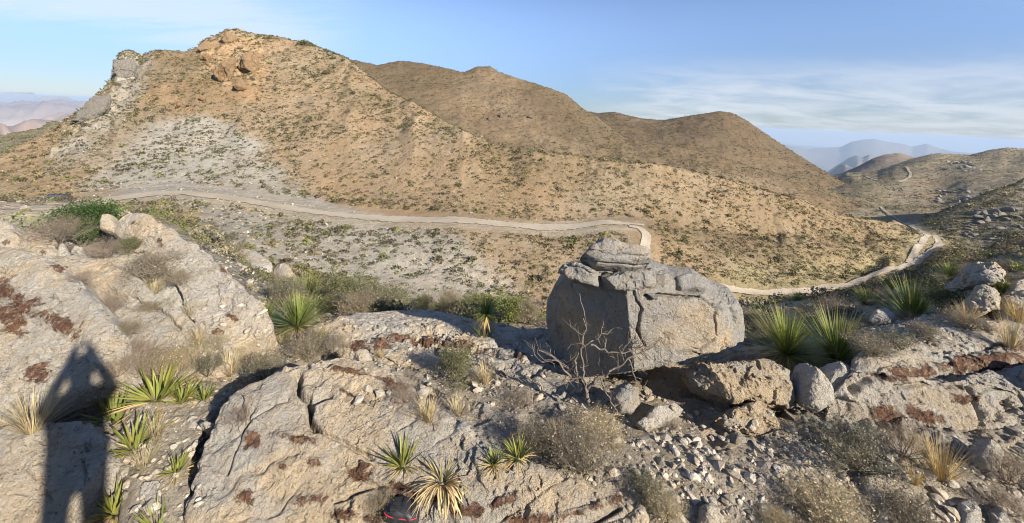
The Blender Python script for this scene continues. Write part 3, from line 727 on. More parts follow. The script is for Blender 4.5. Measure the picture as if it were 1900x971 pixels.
    for line, wd, dep in cracks:
        wob = 5*fbm(V/.09, 4, seed + 21)
        dd = pdist(px + wob, py - wob, line)
        fc = (V - c) @ nrm > -.15*back
        off = off - dep*np.exp(-(dd/wd)**2)*fc
    if rough: 
        pit = np.clip(-fbm(V/(.16*sc), 4, seed + 31) - .22, 0, 1); off = off - .10*pit*min(1, size)*rough*sc*.6 if sc > 1 else off - .10*pit*min(1, size)*rough
    r = blobs(px, py, RUST) if rustblobs else np.zeros(len(V))
    r = np.clip(r, 0, 1) + rust
    if rustup: r = r*sstep(.1, .5, n_[:, 2])
    cr = sstep(.02, .2, fbm(V*6, 5, 88)*.6 + r*.55 - .12)
    off = off + .022*cr*np.clip(r, 0, 1)
    V = V + n_*off[:, None]
    ob = at_base(name, V, Fs, M[mat], attrs=dict(rust=r - .1), smooth=False)
    return tag(ob, label, cat, group)

def make_stone_mesh(name, seed, sub=2, flat=.7, mat='stone'):
    bm = bmesh.new(); bmesh.ops.create_icosphere(bm, subdivisions=sub, radius=1.0)
    V = np.array([v.co[:] for v in bm.verts]); Fq = np.array([[v.index for v in f.verts] for f in bm.faces]); bm.free()
    rs = np.random.default_rng(seed)
    for i in range(14):
        n_ = rs.normal(size=3); n_ /= np.linalg.norm(n_); ex = V @ n_; d = rs.uniform(.52, .82)
        V = V - n_*np.maximum(ex - d, 0)[:, None]*.96
    V = V*np.array([1.0, rs.uniform(.65, .95), flat*rs.uniform(.8, 1.1)])
    if sub >= 4:
        V = V + vnormals(V, [Fq])*(.05*fbm(V*2.2, 4, seed) + .02*fbm(V*9, 3, seed + 1))[:, None]
    elif sub >= 3: V = V*(1 + .06*fbm(V*2.5, 3, seed))[:, None]
    return V, Fq

ROCKS = []
def R(*a, **k):
    o = outline_rock(*a, **k); ROCKS.append(o); return o
# ---- the big boulder and its cap slabs
bl = [(1013,600,6.8),(1016,560,6.8),(1030,530,6.6),(1052,512,6.1),(1110,497,5.5),(1200,503,5.45),(1250,520,5.45),(1300,524,5.45),(1338,552,5.45),(1374,563,5.5),(1388,590,5.55),(1391,640,5.5),
      (1380,668,5.4),(1340,690,5.3),(1290,735,5.2),(1250,765,5.2),(1100,765,5.3),(1060,715,6.1),(1030,668,6.6)]
pt = lambda px, py, Y: P(px, py, Y)
R('boulder', 'huge grey and tan boulder capped by broken flat slabs, dead shrub in front', bl, 1.5, .9, .42, .5, nt=520, nphi=220, seed=5, rcuts=0, rough=.42, flake=.010, mat='boulder', cat='boulder', smoothk=9, rust=-.25, rustblobs=False,
  cuts=[((-.85, -.53, -.06), pt(1172, 600, 4.64)), ((.10, -.99, .10), pt(1250, 600, 4.70)), ((.70, -.71, .03), pt(1334, 600, 4.76)), ((.22, -.48, -.85), pt(1260, 670, 4.72)),
        ((-.5, -.45, -.74), pt(1060, 722, 6.0)), ((.1, -.45, .9), pt(1250, 522, 5.0)), ((.5, -.6, .55), pt(1345, 560, 5.1))],
  cracks=[([(1172,540),(1190,575),(1183,610),(1196,640)], 2.2, .05), ([(1200,548),(1262,549),(1310,556),(1345,575)], 3, .07), ([(1335,560),(1325,590),(1333,625),(1300,650),(1255,655)], 2, .03),
          ([(1352,580),(1348,630),(1346,670)], 2, .03), ([(1255,655),(1320,660),(1350,668)], 2.2, .04), ([(1120,560),(1130,600)], 3, .02), ([(1350,560),(1372,600),(1384,625)], 3, .03)])
R('cap_slab', 'topmost rough grey slab crowning the huge boulder', [(1070,491,5.3),(1085,476,5.35),(1112,460,5.4),(1125,459,5.4),(1150,470,5.4),(1193,477,5.35),(1201,498,5.2),(1150,507,5.1),(1100,504,5.1)], .32, .5, .36, .38, nt=220, nphi=80, seed=8, rough=.6, flake=.012, mat='boulder', cat='rock slab', strata=((.05,.1,1),.13,.03), rustblobs=False, rust=-.2, rcuts=5)
R('cap_slab', 'grey slab wedged under the left end of the topmost cap slab', [(1045,506,5.4),(1058,491,5.45),(1085,492,5.3),(1112,508,5.1),(1114,534,5.05),(1090,532,5.1),(1060,520,5.25)], .25, .5, .36, .38, nt=200, nphi=70, seed=9, rough=.6, flake=.012, mat='boulder', cat='rock slab', strata=((.05,.1,1),.14,.025), rustblobs=False, rust=-.2, rcuts=4)
R('cap_slab', 'pale square ended slab under the right end of the topmost cap slab', [(1112,512,5.1),(1150,505,5.1),(1204,503,5.1),(1207,533,5.0),(1160,541,4.95),(1114,538,5.0)], .22, .5, .36, .38, nt=200, nphi=70, seed=10, rough=.6, flake=.012, mat='boulder', cat='rock slab', rustblobs=False, rust=-.2, rcuts=4)
R('cap_rock', 'small upright tan block standing right of the stacked cap slabs', [(1206,512,5.15),(1228,509,5.2),(1243,524,5.2),(1246,548,5.05),(1207,549,5.0)], .16, .35, .36, .38, nt=140, nphi=50, seed=11, rough=.6, flake=.012, mat='boulder', rustblobs=False, rust=-.2)
R('cap_rock', 'broken grey rock on the right shoulder of the huge boulder', [(1243,524,5.2),(1268,517,5.3),(1298,523,5.3),(1314,543,5.15),(1290,549,5.05),(1248,549,5.05)], .18, .35, .36, .38, nt=140, nphi=50, seed=12, rough=.6, flake=.012, mat='boulder', rustblobs=False, rust=-.2)
# ---- rocks at the boulder's right foot
R('leaning_slab', 'tan pitted slab leaning against the foot of the huge boulder', [(1268,686,4.75),(1300,675,4.85),(1400,668,4.95),(1442,669,4.9),(1466,695,4.75),(1474,728,4.6),(1455,766,4.45),(1400,757,4.4),(1350,752,4.4),(1290,718,4.6)], .20, .35, .5, .5, nt=260, nphi=90, seed=15, mat='boulder', cat='rock slab', rust=-.05, rustblobs=False, normal=(-.05,-.72,.69), rough=1.2)
R('wedge_rock', 'pointed tan wedge of rock lying in front of the leaning slab', [(1311,777,4.15),(1350,760,4.25),(1402,742,4.35),(1440,768,4.2),(1452,800,4.05),(1400,819,3.95),(1350,808,4.0)], .16, .30, .55, .6, nt=220, nphi=80, seed=16, mat='boulder', rust=-.25, rustblobs=False, normal=(-.1,-.75,.65))
R('rock', 'upright pitted egg shaped rock between the leaning slab and the paler rock', [(1474,722,4.5),(1478,690,4.6),(1497,674,4.6),(1517,686,4.55),(1533,718,4.45),(1530,745,4.35),(1505,764,4.3),(1480,752,4.35)], .22, .25, .55, .65, nt=200, nphi=70, seed=17, mat='pale', rust=-.2, rustblobs=False, rough=1.4)
R('rock', 'pale rounded rock at the base of the right sotol', [(1520,692,4.85),(1545,672,4.9),(1574,680,4.85),(1573,704,4.75),(1547,736,4.6),(1526,726,4.6)], .2, .3, .55, .65, nt=180, nphi=60, seed=18, mat='pale', rust=-.2, rustblobs=False)
R('rock', 'small tan block sitting under the overhang of the huge boulder', [(1130,738,4.55),(1145,718,4.6),(1165,709,4.62),(1180,722,4.6),(1186,748,4.5),(1168,768,4.4),(1140,766,4.4)], .14, .2, .55, .65, nt=160, nphi=60, seed=19, mat='boulder', rust=-.3, rustblobs=False)
R('rock', 'low white rock right of the small block under the overhang', [(1195,775,4.3),(1215,752,4.4),(1250,748,4.45),(1270,765,4.35),(1240,790,4.2),(1205,800,4.15)], .08, .15, .55, .65, nt=120, nphi=44, seed=20, mat='pale', rust=-.3, rustblobs=False)
R('rock', 'small white stone in front of the overhang beside pale gravel', [(1180,786,4.15),(1192,775,4.2),(1212,778,4.2),(1214,795,4.1),(1195,803,4.05)], .06, .1, .55, .65, nt=100, nphi=40, seed=21, mat='pale', rust=-.3, rustblobs=False)
# ---- the big slab on the right
R('bedrock_slab', 'big grey slab on the right with a rust brown crust along its top', [(1562,740,4.4),(1578,702,4.7),(1640,668,5.3),(1720,645,5.9),(1800,630,6.4),(1900,618,7.0),(2050,612,7.4),(2120,680,5.6),(2100,830,3.9),(1900,835,3.5),(1760,832,3.45),(1640,850,3.45),(1582,850,3.5),(1565,790,3.9)], .30, .9, .38, .34, nt=600, nphi=240, seed=23, cat='rock slab', rcuts=0, rough=.5,
  cuts=[((-.12,-.93,.34), pt(1720, 760, 4.15)), ((-.75,-.6,.25), pt(1585, 770, 4.0))],
  cracks=[([(1565,735),(1620,700),(1700,690),(1780,690),(1840,670),(1920,660)], 7, .10), ([(1660,720),(1720,712),(1790,722)], 4, .05), ([(1650,640),(1760,655),(1850,640)], 3, .03), ([(1800,720),(1825,770),(1815,830)], 4, .05)], strata=((-.1,.35,.93),.19,.03))
R('rock', 'pale upright stone standing in the gravel at the right', [(1805,850,3.35),(1812,826,3.45),(1835,814,3.5),(1850,830,3.45),(1846,866,3.3),(1830,880,3.25),(1812,872,3.28)], .10, .12, .55, .65, nt=130, nphi=50, seed=24, mat='pale', rust=-.3, rustblobs=False)
R('rock', 'squarish grey block of rock behind the pale bush at the lower right', [(1588,930,2.95),(1590,884,3.1),(1618,878,3.15),(1648,892,3.1),(1652,926,2.95),(1620,940,2.9)], .10, .2, .45, .55, nt=150, nphi=56, seed=25, rust=-.2, rustblobs=False)
R('rock', 'large grey rock cut by the right edge of the photo', [(1886,760,4.2),(1890,700,4.5),(1925,670,4.7),(1990,690,4.6),(1990,800,4.0),(1920,805,3.9)], .2, .4, .5, .6, nt=160, nphi=60, seed=26, rust=-.1, rustblobs=False)
R('rock', 'flat grey stone resting on the rust edged right slab', [(1736,733,4.3),(1748,720,4.4),(1775,715,4.45),(1782,724,4.4),(1760,742,4.28)], .07, .1, .55, .6, nt=100, nphi=40, seed=27, rust=-.3, rustblobs=False)
for (lab, ol, sd) in (('grey stone low in the lower right corner', [(1770,985,2.6),(1778,935,2.75),(1800,925,2.78),(1815,945,2.7),(1812,985,2.58)], 28), ('pointed pale stone at the bottom edge right of centre', [(1295,980,2.5),(1302,938,2.65),(1322,930,2.68),(1340,950,2.6),(1342,985,2.48)], 29),
                      ('bluish pointed stone in the lower right corner', [(1826,990,2.55),(1838,950,2.66),(1852,940,2.7),(1868,975,2.58),(1860,995,2.5)], 30)):
    R('rock', lab, ol, .08, .15, .55, .65, nt=100, nphi=40, seed=sd, mat='pale', rust=-.3, rustblobs=False)
# ---- upper right rocks
R('rock', 'grey boulder standing highest among the rocks on the right skyline', [(1782,525,8.8),(1792,505,8.9),(1812,490,9),(1832,494,9),(1841,515,8.8),(1838,530,8.7),(1800,535,8.6)], .3, .4, .5, .6, nt=150, nphi=56, seed=31, rustblobs=False, rust=-.2)
R('rock', 'jagged tan rock below the skyline boulder on the right', [(1778,588,7.6),(1785,560,7.9),(1800,542,8),(1830,540,8),(1850,556,7.9),(1835,580,7.6),(1810,590,7.5)], .25, .35, .5, .6, nt=160, nphi=56, seed=32, rustblobs=False, rust=-.2, rough=1.6)
R('rock', 'broad grey rock at the right edge under a flat topped one', [(1836,590,7.6),(1850,562,7.8),(1880,552,7.8),(1960,550,7.8),(1960,610,7.2),(1870,608,7.3)], .25, .4, .5, .6, nt=160, nphi=56, seed=33, rustblobs=False, rust=-.2)
R('rock', 'flat topped pale rock at the right edge above the broad grey one', [(1860,552,8.2),(1872,530,8.4),(1905,524,8.5),(1960,528,8.5),(1960,555,8.1),(1890,556,8.1)], .2, .35, .5, .6, nt=140, nphi=50, seed=34, rustblobs=False, rust=-.2)
R('rock', 'small grey rock half hidden by scrub beyond the two sotols', [(1608,600,8.6),(1614,584,8.8),(1640,578,8.9),(1660,590,8.7),(1650,604,8.5)], .12, .2, .5, .6, nt=100, nphi=40, seed=35, mat='pale', rustblobs=False, rust=-.3)
R('rock', 'tan rock just left of the twin sotols, low in scrub', [(1436,668,6.2),(1450,652,6.3),(1490,648,6.3),(1498,660,6.2),(1480,675,6.0)], .12, .2, .5, .6, nt=100, nphi=40, seed=36, mat='boulder', rustblobs=False, rust=-.3)
# ---- left outcrop
R('bedrock_slab', 'broad tan slab at the left bearing a rust stain and the shadow of a person', [(-160,520,5.8),(-60,482,6.0),(0,470,6.0),(60,478,5.9),(125,505,5.6),(180,548,5.2),(215,590,4.9),(245,640,4.6),(255,680,4.4),(240,712,4.2),(190,735,4.05),(100,770,3.8),(0,790,3.65),(-160,780,3.6)], .27, .9, .38, .34, nt=560, nphi=220, seed=41, cat='rock slab', rcuts=0, rough=.55,
  cracks=[([(0,560),(80,600),(150,640)], 3, .015)], strata=((-.3,-.1,.9),.25,.008))
R('bedrock_slab', 'long pale slab sloping down between the stained slab and the brush lined ledge', [(100,486,6.9),(150,482,7.0),(200,492,6.9),(265,524,6.3),(340,580,5.9),(400,636,5.4),(432,690,5.0),(400,715,4.75),(300,715,4.75),(240,680,5.0),(200,600,5.6)], .14, .8, .38, .34, nt=320, nphi=110, seed=42, cat='rock slab', rcuts=0, rough=.5, rustblobs=False, rust=-.15,
  cracks=[([(195,530),(250,560),(300,575),(330,610)], 4, .06)])
R('bedrock_slab', 'high grey slab with a rounded lower right end beside the green sotol', [(205,440,8.4),(222,414,8.5),(255,404,8.5),(292,412,8.3),(330,448,7.9),(400,498,7.4),(450,538,7.0),(488,578,6.7),(503,610,6.4),(482,640,6.1),(430,660,5.8),(385,640,5.8),(345,560,6.4),(310,490,7.2),(250,470,7.8)], .24, .9, .38, .34, nt=460, nphi=180, seed=43, cat='rock slab', rcuts=2, rough=.55, cracks=[([(330,500),(350,560),(375,620)], 5, .05), ([(450,560),(440,600)], 2, .015)])
R('rock', 'low pale boulder at the far left edge above the stained slab', [(-80,455,7.6),(-30,424,7.8),(10,416,7.9),(45,428,7.8),(55,462,7.3),(25,486,7.0),(-60,492,6.9)], .25, .5, .5, .6, nt=180, nphi=64, seed=44, rust=-.1)
R('rock', 'rust stained pale boulder left of the dark green bush', [(35,470,7.2),(48,446,7.5),(78,438,7.6),(105,455,7.4),(121,486,7.0),(80,494,6.8),(45,488,6.9)], .2, .4, .5, .6, nt=180, nphi=64, seed=45, rust=-.02)
R('rock', 'small square white rock right of the rust stained boulder', [(108,462,7.3),(122,455,7.4),(136,482,7.1),(130,492,6.95),(112,490,6.95)], .12, .25, .5, .6, nt=100, nphi=40, seed=46, mat='pale', rustblobs=False, rust=-.3)
R('rock', 'small white rock under the grey brush by the green bush', [(142,475,7.4),(150,458,7.5),(166,460,7.5),(164,482,7.3)], .12, .25, .5, .6, nt=100, nphi=40, seed=47, mat='pale', rustblobs=False, rust=-.3)
R('rock', 'pale rock tucked behind the right side of the dark green bush', [(190,430,8.8),(196,402,9),(212,398,9.1),(220,420,8.9),(214,436,8.7)], .12, .3, .5, .6, nt=100, nphi=40, seed=48, mat='rock', rustblobs=False, rust=-.3)
R('bedrock_slab', 'low slab in the lower left corner crossed by the shadow of a person', [(-120,850,3.05),(-40,815,3.2),(40,795,3.3),(100,786,3.33),(160,786,3.32),(203,818,3.15),(215,850,2.98),(178,900,2.75),(140,960,2.52),(115,1030,2.3),(-120,1050,2.2)], .13, .6, .38, .34, nt=420, nphi=160, seed=49, cat='rock slab', rcuts=0, rough=.7, rust=-.08, cracks=[([(45,870),(70,900),(90,930)], 3, .02), ([(145,850),(160,900)], 3, .02)])
R('rock', 'white stone beside the dry grass at the far left', [(2,785,3.75),(8,755,3.9),(28,750,3.92),(36,770,3.8),(25,792,3.7)], .08, .15, .5, .6, nt=100, nphi=40, seed=50, mat='pale', rustblobs=False, rust=-.3)
R('bedrock_slab', 'low rubble strewn ledge between the long pale slab and the high grey slab', [(185,470,7.6),(250,462,7.8),(315,500,7.1),(350,570,6.3),(390,640,5.8),(440,672,5.5),(400,692,5.2),(330,610,5.8),(255,540,6.4),(200,500,7.0)], .10, .8, .38, .34, nt=240, nphi=80, seed=54, mat='pale', cat='rock slab', rcuts=0, rough=.8, rustblobs=False, rust=-.3)
# ---- the central bedrock
R('bedrock_slab', 'broad rust pocked bedrock slab in the centre foreground split by a dark joint', [(330,1060,2.15),(345,960,2.45),(372,868,2.9),(410,765,3.5),(470,720,3.85),(560,682,4.25),(640,672,4.4),(720,690,4.25),(770,730,3.95),(850,800,3.4),(920,850,3.1),(1010,895,2.82),(1130,925,2.66),(1200,965,2.48),(1180,1060,2.15)], .11, .6, .38, .34, nt=760, nphi=330, seed=52, cat='rock slab', rcuts=0, rough=.5,
  cracks=[([(553,700),(550,725),(575,750),(572,775),(585,795)], 6, .16), ([(572,752),(610,735)], 5, .09), ([(585,795),(620,815),(690,850)], 4, .045), ([(470,760),(440,830),(420,880)], 3, .03), ([(640,870),(700,900),(730,960)], 4, .03), ([(470,690),(430,730)], 3, .03), ([(620,930),(700,900),(820,915)], 4, .04), ([(1080,980),(1150,940)], 5, .08)], strata=((-.30,.05,.95),.16,.022))
R('bedrock_slab', 'wide tan bedrock ledge behind the centre slab, partly in boulder shade', [(560,645,7.1),(585,612,7.9),(660,592,8.8),(740,586,9.1),(800,584,9.2),(880,602,8.6),(950,615,8.3),(1030,625,8.0),(1060,670,6.6),(980,705,5.9),(900,722,5.6),(800,715,5.7),(700,675,6.4),(620,655,6.9)], .16, .8, .38, .34, nt=560, nphi=220, seed=53, cat='rock slab', rcuts=0, rough=.7, rust=-.05,
  cracks=[([(770,625),(830,640),(900,648),(960,668)], 5, .12), ([(660,625),(730,628),(790,618)], 3, .04), ([(690,600),(720,610),(790,612),(880,612)], 4, .06)], strata=((.05,.15,1),.2,.05))
for lab, ol, sd, mt in (('upright grey rock in the cluster left of the boulder', [(940,650,7.2),(948,625,7.4),(972,618,7.4),(985,640,7.2),(970,660,7.0)], 60, 'rock'), ('pale rock right of the upright one beside the boulder', [(985,662,7.0),(992,640,7.2),(1012,638,7.2),(1020,664,6.9),(1005,675,6.8)], 61, 'pale'),
        ('slab of rock leaning in the boulder shade', [(915,690,6.2),(930,668,6.4),(965,672,6.3),(968,700,6.0),(935,708,5.9)], 62, 'rock'), ('dark rounded rock deep in the boulder shade', [(945,705,5.9),(958,682,6.1),(985,690,6.0),(985,722,5.7),(960,726,5.6)], 63, 'rock'),
        ('small pale rock on the ground left of the shaded shrub', [(770,728,5.2),(780,712,5.3),(795,720,5.2),(792,738,5.1),(776,740,5.1)], 64, 'pale'), ('grey rock at the upper rim of the split centre slab', [(655,668,5.6),(664,652,5.7),(684,652,5.7),(690,668,5.6),(670,676,5.5)], 65, 'rock'),
        ('rounded white rock beside the grey bush above the centre slab', [(606,650,6.6),(612,634,6.7),(628,634,6.7),(634,652,6.6),(620,660,6.5)], 66, 'pale'), ('white rock at the base of the left green sotol', [(535,612,7.8),(542,595,7.9),(560,600,7.9),(556,614,7.8)], 67, 'pale'),
        ('flat grey stone among gravel left of the centre slab', [(374,795,3.55),(385,790,3.6),(412,796,3.55),(408,808,3.48),(385,808,3.48)], 68, 'pale'), ('white stone in gravel between the agave and the centre slab', [(265,930,2.75),(275,895,2.9),(298,888,2.92),(316,910,2.8),(314,940,2.68),(290,950,2.65)], 69, 'pale'),
        ('dark crusted chunk standing on the centre slab left of the agaves', [(655,880,2.86),(662,860,2.95),(690,866,2.93),(708,882,2.86),(700,892,2.8),(672,892,2.8)], 70, 'rock')):
    R('rock', lab, ol, .1, .2, .5, .6, nt=110, nphi=42, seed=sd, mat=mt, rustblobs=False, rust=.6 if sd == 70 else -.25)
R('mound', 'bare pale mound of earth beyond the high grey slab', [(395,505,24),(420,485,25),(455,472,25.5),(490,482,25),(515,505,24),(470,520,23),(420,518,23)], .6, 1.5, .6, .7, nt=120, nphi=44, seed=72, mat='boulder', cat='mound', rustblobs=False, rust=-.4)
R('rock', 'tan rock standing in brush right of the pale mound', [(505,520,21),(512,500,21.5),(535,497,21.5),(552,515,21),(540,535,20.5)], .5, .8, .5, .6, nt=100, nphi=40, seed=73, mat='boulder', rustblobs=False, rust=-.4)
# ---- crags on the mountain
def crag(label, ol, front, back, mat, seed, strata=None, rough=1.3):
    return R('crag', label, ol, front*1.7, back, .36, .42, nt=220, nphi=90, seed=seed, mat=mat, cat='crag', rcuts=38, crange=(.54, .86), rough=rough*.7, rustblobs=False, rust=-.35, strata=strata, smoothk=3, sc=7.0)
def on(px, py, d=0.0): return hit(px, py, ['mountain'])[1] + d
def cr_ol(pts, d=0.0):
    base_ = np.mean([on(a, b + 3) for a, b in pts]); return [(a, b, .4*on(a, b + 3) + .6*base_ + d) for a, b in pts]
crag('grey cliff head at the left end of the crest', cr_ol([(212,140),(216,112),(232,99),(252,101),(262,112),(256,140),(240,165),(214,176),(204,165)], -.3), 2.5, 5, 'greycrag', 81, ((.3,.1,1), 2.0, .35), 1.6)
crag('grey rock rib below the cliff head', cr_ol([(150,225),(172,190),(200,172),(225,176),(215,205),(185,235),(150,262),(120,285),(118,268)], .2), 1.6, 4, 'greycrag', 82, ((.3,.1,1), 2.0, .3), 1.6)
crag('rusty knob left of the summit', cr_ol([(370,92),(376,78),(392,74),(398,86),(392,98),(374,100)], 0), 1.6, 3, 'crag', 83)
crag('pointed tan summit rock', cr_ol([(398,88),(408,68),(425,58),(446,61),(452,78),(430,90)], 0), 1.8, 4, 'crag', 84)
crag('orange cliff left of the dark cleft', cr_ol([(403,165),(410,140),(425,115),(438,106),(444,120),(438,150),(425,162)], .2), 3.0, 4, 'crag', 85, ((1,.2,.3), 1.6, .3), 1.7)
crag('orange cliff right of the dark cleft', cr_ol([(446,150),(447,118),(456,105),(474,100),(482,110),(474,130),(460,150)], -1.4), 3.4, 7, 'crag', 86, ((1,.2,.3), 1.6, .3), 1.7)
crag('brown rock at the foot of the dark cleft', cr_ol([(437,168),(440,152),(452,148),(462,158),(455,170),(444,172)], -.6), 2.2, 5, 'crag', 87)
crag('thin orange pinnacle right of the orange cliffs', cr_ol([(476,118),(478,100),(483,95),(486,108),(483,122)], -.2), 1.4, 2, 'crag', 88)
crag('pale outcrop under the rusty knob', cr_ol([(378,118),(380,100),(390,96),(394,112),(388,122)], -.1), 1.2, 2, 'crag', 89)
crag('lone red brown rock low on the left slope', cr_ol([(325,205),(330,192),(338,188),(341,198),(336,207)], -.1), 1.0, 1.5, 'crag', 90)
crag('small tan rock between the red rock and orange cliffs', cr_ol([(369,186),(372,178),(380,177),(383,185),(376,189)], -.1), .8, 1.5, 'crag', 91)
# ================================================================ PLANTS AND LOOSE STONES
DG = bpy.context.evaluated_depsgraph_get()
bpy.context.view_layer.update(); DG = bpy.context.evaluated_depsgraph_get()
def cast(px, py):
    u, v = uv(px, py); d = Vector((float(u), 1.0, float(-v))).normalized()
    ok, loc, nor, *_ = SC.ray_cast(DG, Vector((0, .02, 0)), d)
    return np.array(loc) if ok else None

CAST_SHADOW = cast(148, 642)
rs = np.random.default_rng(44)
# --- loose stones and gravel in the foreground
ST = []
for i in range(10):
    V, Fq = make_stone_mesh('stone', 400 + i, 3, .62); g_ = np.random.default_rng(i).uniform(.38, .56)
    ST.append(mesh('stone', V, Fq, M['stone'], smooth=False, attrs=dict(col=np.tile((g_, g_*.92, g_*.79), (len(V), 1)))))
GZ_ = [('gravel patch right of the huge boulder', (1215, 760, 1560, 900), 70, (.02, .06)), ('gravel at the bottom right', (1180, 870, 1480, 971), 46, (.02, .055)), ('white gravel by the right slab', (1640, 850, 1900, 970), 52, (.02, .06)),
       ('gravel left of the centre slab', (240, 780, 370, 960), 46, (.015, .04)), ('pebbly hollow beyond the centre slab', (640, 640, 1010, 760), 30, (.03, .07)), ('white gravel under the high grey slab', (360, 570, 560, 690), 24, (.03, .06)), ('stony ground beyond the right slab', (1560, 560, 1860, 640), 24, (.03, .09))]
for lab, (x0, y0_, x1, y1_), n, (s0, s1) in GZ_:
    for i in range(n):
        p_ = cast(rs.uniform(x0, x1), rs.uniform(y0_, y1_))
        if p_ is None or p_[1] > 12: continue
        s_ = s0*(s1/s0)**(rs.uniform()**1.7); o_ = link('stone', ST[int(rs.integers(10))], loc=p_ + np.array([0, 0, s_*.2]), rot=(rs.uniform(-.4, .4), rs.uniform(-.4, .4), rs.uniform(0, 6.28)), scale=s_)
        tag(o_, 'loose pale angular stone in the ' + lab, 'stone', 'stones in the ' + lab)
def tubes(segs, sides=3):
    """segs: (n,8) p0 p1 r0 r1 -> vertices, quads"""
    S_ = np.asarray(segs, float); p0, p1, r0, r1 = S_[:, :3], S_[:, 3:6], S_[:, 6], S_[:, 7]
    d = p1 - p0; d /= np.linalg.norm(d, axis=1)[:, None] + 1e-9
    a = np.cross(d, np.where(np.abs(d[:, 2:3]) > .9, [[1., 0, 0]], [[0, 0, 1.]])); a /= np.linalg.norm(a, axis=1)[:, None] + 1e-9
    b = np.cross(d, a); V = []
    for k_ in range(sides):
        t = 2*np.pi*k_/sides; o_ = a*math.cos(t) + b*math.sin(t)
        V += [p0 + o_*r0[:, None], p1 + o_*r1[:, None]]
    V = np.stack(V, 1).reshape(-1, 3); n = len(S_); base = np.arange(n)[:, None]*2*sides
    Fq = [base + np.array([[2*k_, 2*((k_ + 1) % sides), 2*((k_ + 1) % sides) + 1, 2*k_ + 1]]) for k_ in range(sides)]
    return V, np.concatenate(Fq)
def leaves(pts, size, rs, aspect=.55, up=.3):
    n = len(pts); a = rs.normal(size=(n, 3)); a[:, 2] += up; a /= np.linalg.norm(a, axis=1)[:, None]
    b = np.cross(a, rs.normal(size=(n, 3))); b /= np.linalg.norm(b, axis=1)[:, None] + 1e-9
    s_ = size*rs.uniform(.6, 1.3, n)[:, None]
    V = np.stack([pts - b*s_*aspect*.5 , pts + a*s_*.55, pts + b*s_*aspect*.5, pts - a*s_*.45], 1).reshape(-1, 3)
    return V, np.arange(n*4).reshape(-1, 4)
def colrep(cols, k_): return np.repeat(np.asarray(cols), k_, 0)
def jit(c, n, rs, s=.25, hue=.12):
    c = np.asarray(c); f = rs.uniform(1 - s, 1 + s, (n, 1)); return np.clip(c*f*(1 + rs.normal(0, hue, (n, 3))*.5), .005, .9)
def blades(n, L, w, rs, el=(10, 85), droop=.3, seg=3, base_r=.03, col=(.1, .17, .03), tipc=None, basec=None, taper=.6, thick=False, elpow=1.0, jitL=.25, twist=0.0):
    az = rs.uniform(0, 2*np.pi, n); e0 = np.radians(el[0] + (el[1] - el[0])*rs.uniform(0, 1, n)**elpow)
    Ls = L*rs.uniform(1 - jitL, 1 + jitL*.6, n); m = seg + 1
    ts = np.linspace(0, 1, m); dr = np.radians(rs.uniform(.4, 1.4, n)*droop*60)
    P_ = np.zeros((n, m, 3)); pos = np.stack([np.cos(az)*base_r, np.sin(az)*base_r, np.zeros(n)], -1); P_[:, 0] = pos
    az2 = az + rs.normal(0, twist, n)
    for k_ in range(1, m):
        e = e0 - dr*(ts[k_]**1.3); aa = az + (az2 - az)*ts[k_]
        pos = pos + np.stack([np.cos(e)*np.cos(aa), np.cos(e)*np.sin(aa), np.sin(e)], -1)*(Ls/seg)[:, None]; P_[:, k_] = pos
    side = np.stack([-np.sin(az), np.cos(az), np.zeros(n)], -1)
    wd = w*(np.clip(1 - ts**(1/taper)*.96, .04, 1) if taper < 1 else (1 - ts*.92))
    wv = wd[None, :, None]*rs.uniform(.75, 1.25, n)[:, None, None]
    Lf = P_ + side[:, None]*wv*.5; Rt = P_ - side[:, None]*wv*.5
    if thick:
        mid = P_.copy(); mid[:, :, 2] -= (wd*.28)[None]; rows = [Lf, mid, Rt]
    else: rows = [Lf, Rt]
    q_ = len(rows); V = np.stack(rows, 2).reshape(-1, 3)
    c0 = jit(col, n, rs, .3); basec = col if basec is None else basec; tipc = col if tipc is None else tipc
    f = ts[None, :, None]; cb = jit(basec, n, rs)[:, None]; ct = jit(tipc, n, rs)[:, None]
    C_ = np.where(f < .3, cb + (c0[:, None] - cb)*(f/.3), np.where(f > .8, c0[:, None] + (ct - c0[:, None])*((f - .8)/.2), c0[:, None]))
    C_ = np.repeat(C_, q_, 1).reshape(-1, 3) if True else C_
    base = (np.arange(n)*m*q_)[:, None, None, None]; r_ = (np.arange(seg)*q_)[None, :, None, None]; cc = np.arange(q_ - 1)[None, None, :, None]
    Fq = (base + r_ + cc + np.array([0, 1, q_ + 1, q_])[None, None, None]).reshape(-1, 4)
    return V, Fq, C_
def twigs(rs, stems=14, H=.5, R=.45, depth=3, r0=.008, splay=1.0, wig=.25, kids=3):
    segs, pts = [], []
    def grow(p, d, L, r, lev):
        n = 3 if lev else 4
        for i in range(n):
            d2 = d + rs.normal(0, wig, 3); d2[2] += .12; d2 /= np.linalg.norm(d2)
            q_ = p + d2*L/n; segs.append((*p, *q_, r, r*.8)); p, d, r = q_, d2, r*.8
            if lev < depth and i > 0 - (lev > 0):
                for _ in range(kids if i == n - 1 else rs.integers(1, kids)):
                    dd = d + rs.normal(0, .65, 3); dd[2] += .15; dd /= np.linalg.norm(dd); grow(p, dd, L*rs.uniform(.4, .62), r*.65, lev + 1)
            if lev >= depth - 1: pts.append(p)
    for k_ in range(stems):
        a = rs.uniform(0, 2*np.pi); t = rs.uniform(.1, 1)**.7*splay
        d = np.array([math.cos(a)*t*R, math.sin(a)*t*R, H*(1.1 - .45*t)]); L = np.linalg.norm(d)*.72
        grow(np.array([math.cos(a)*.02, math.sin(a)*.02, 0]), d/np.linalg.norm(d), L, r0, 0)
    return np.array(segs), np.array(pts)
PROTO = {}
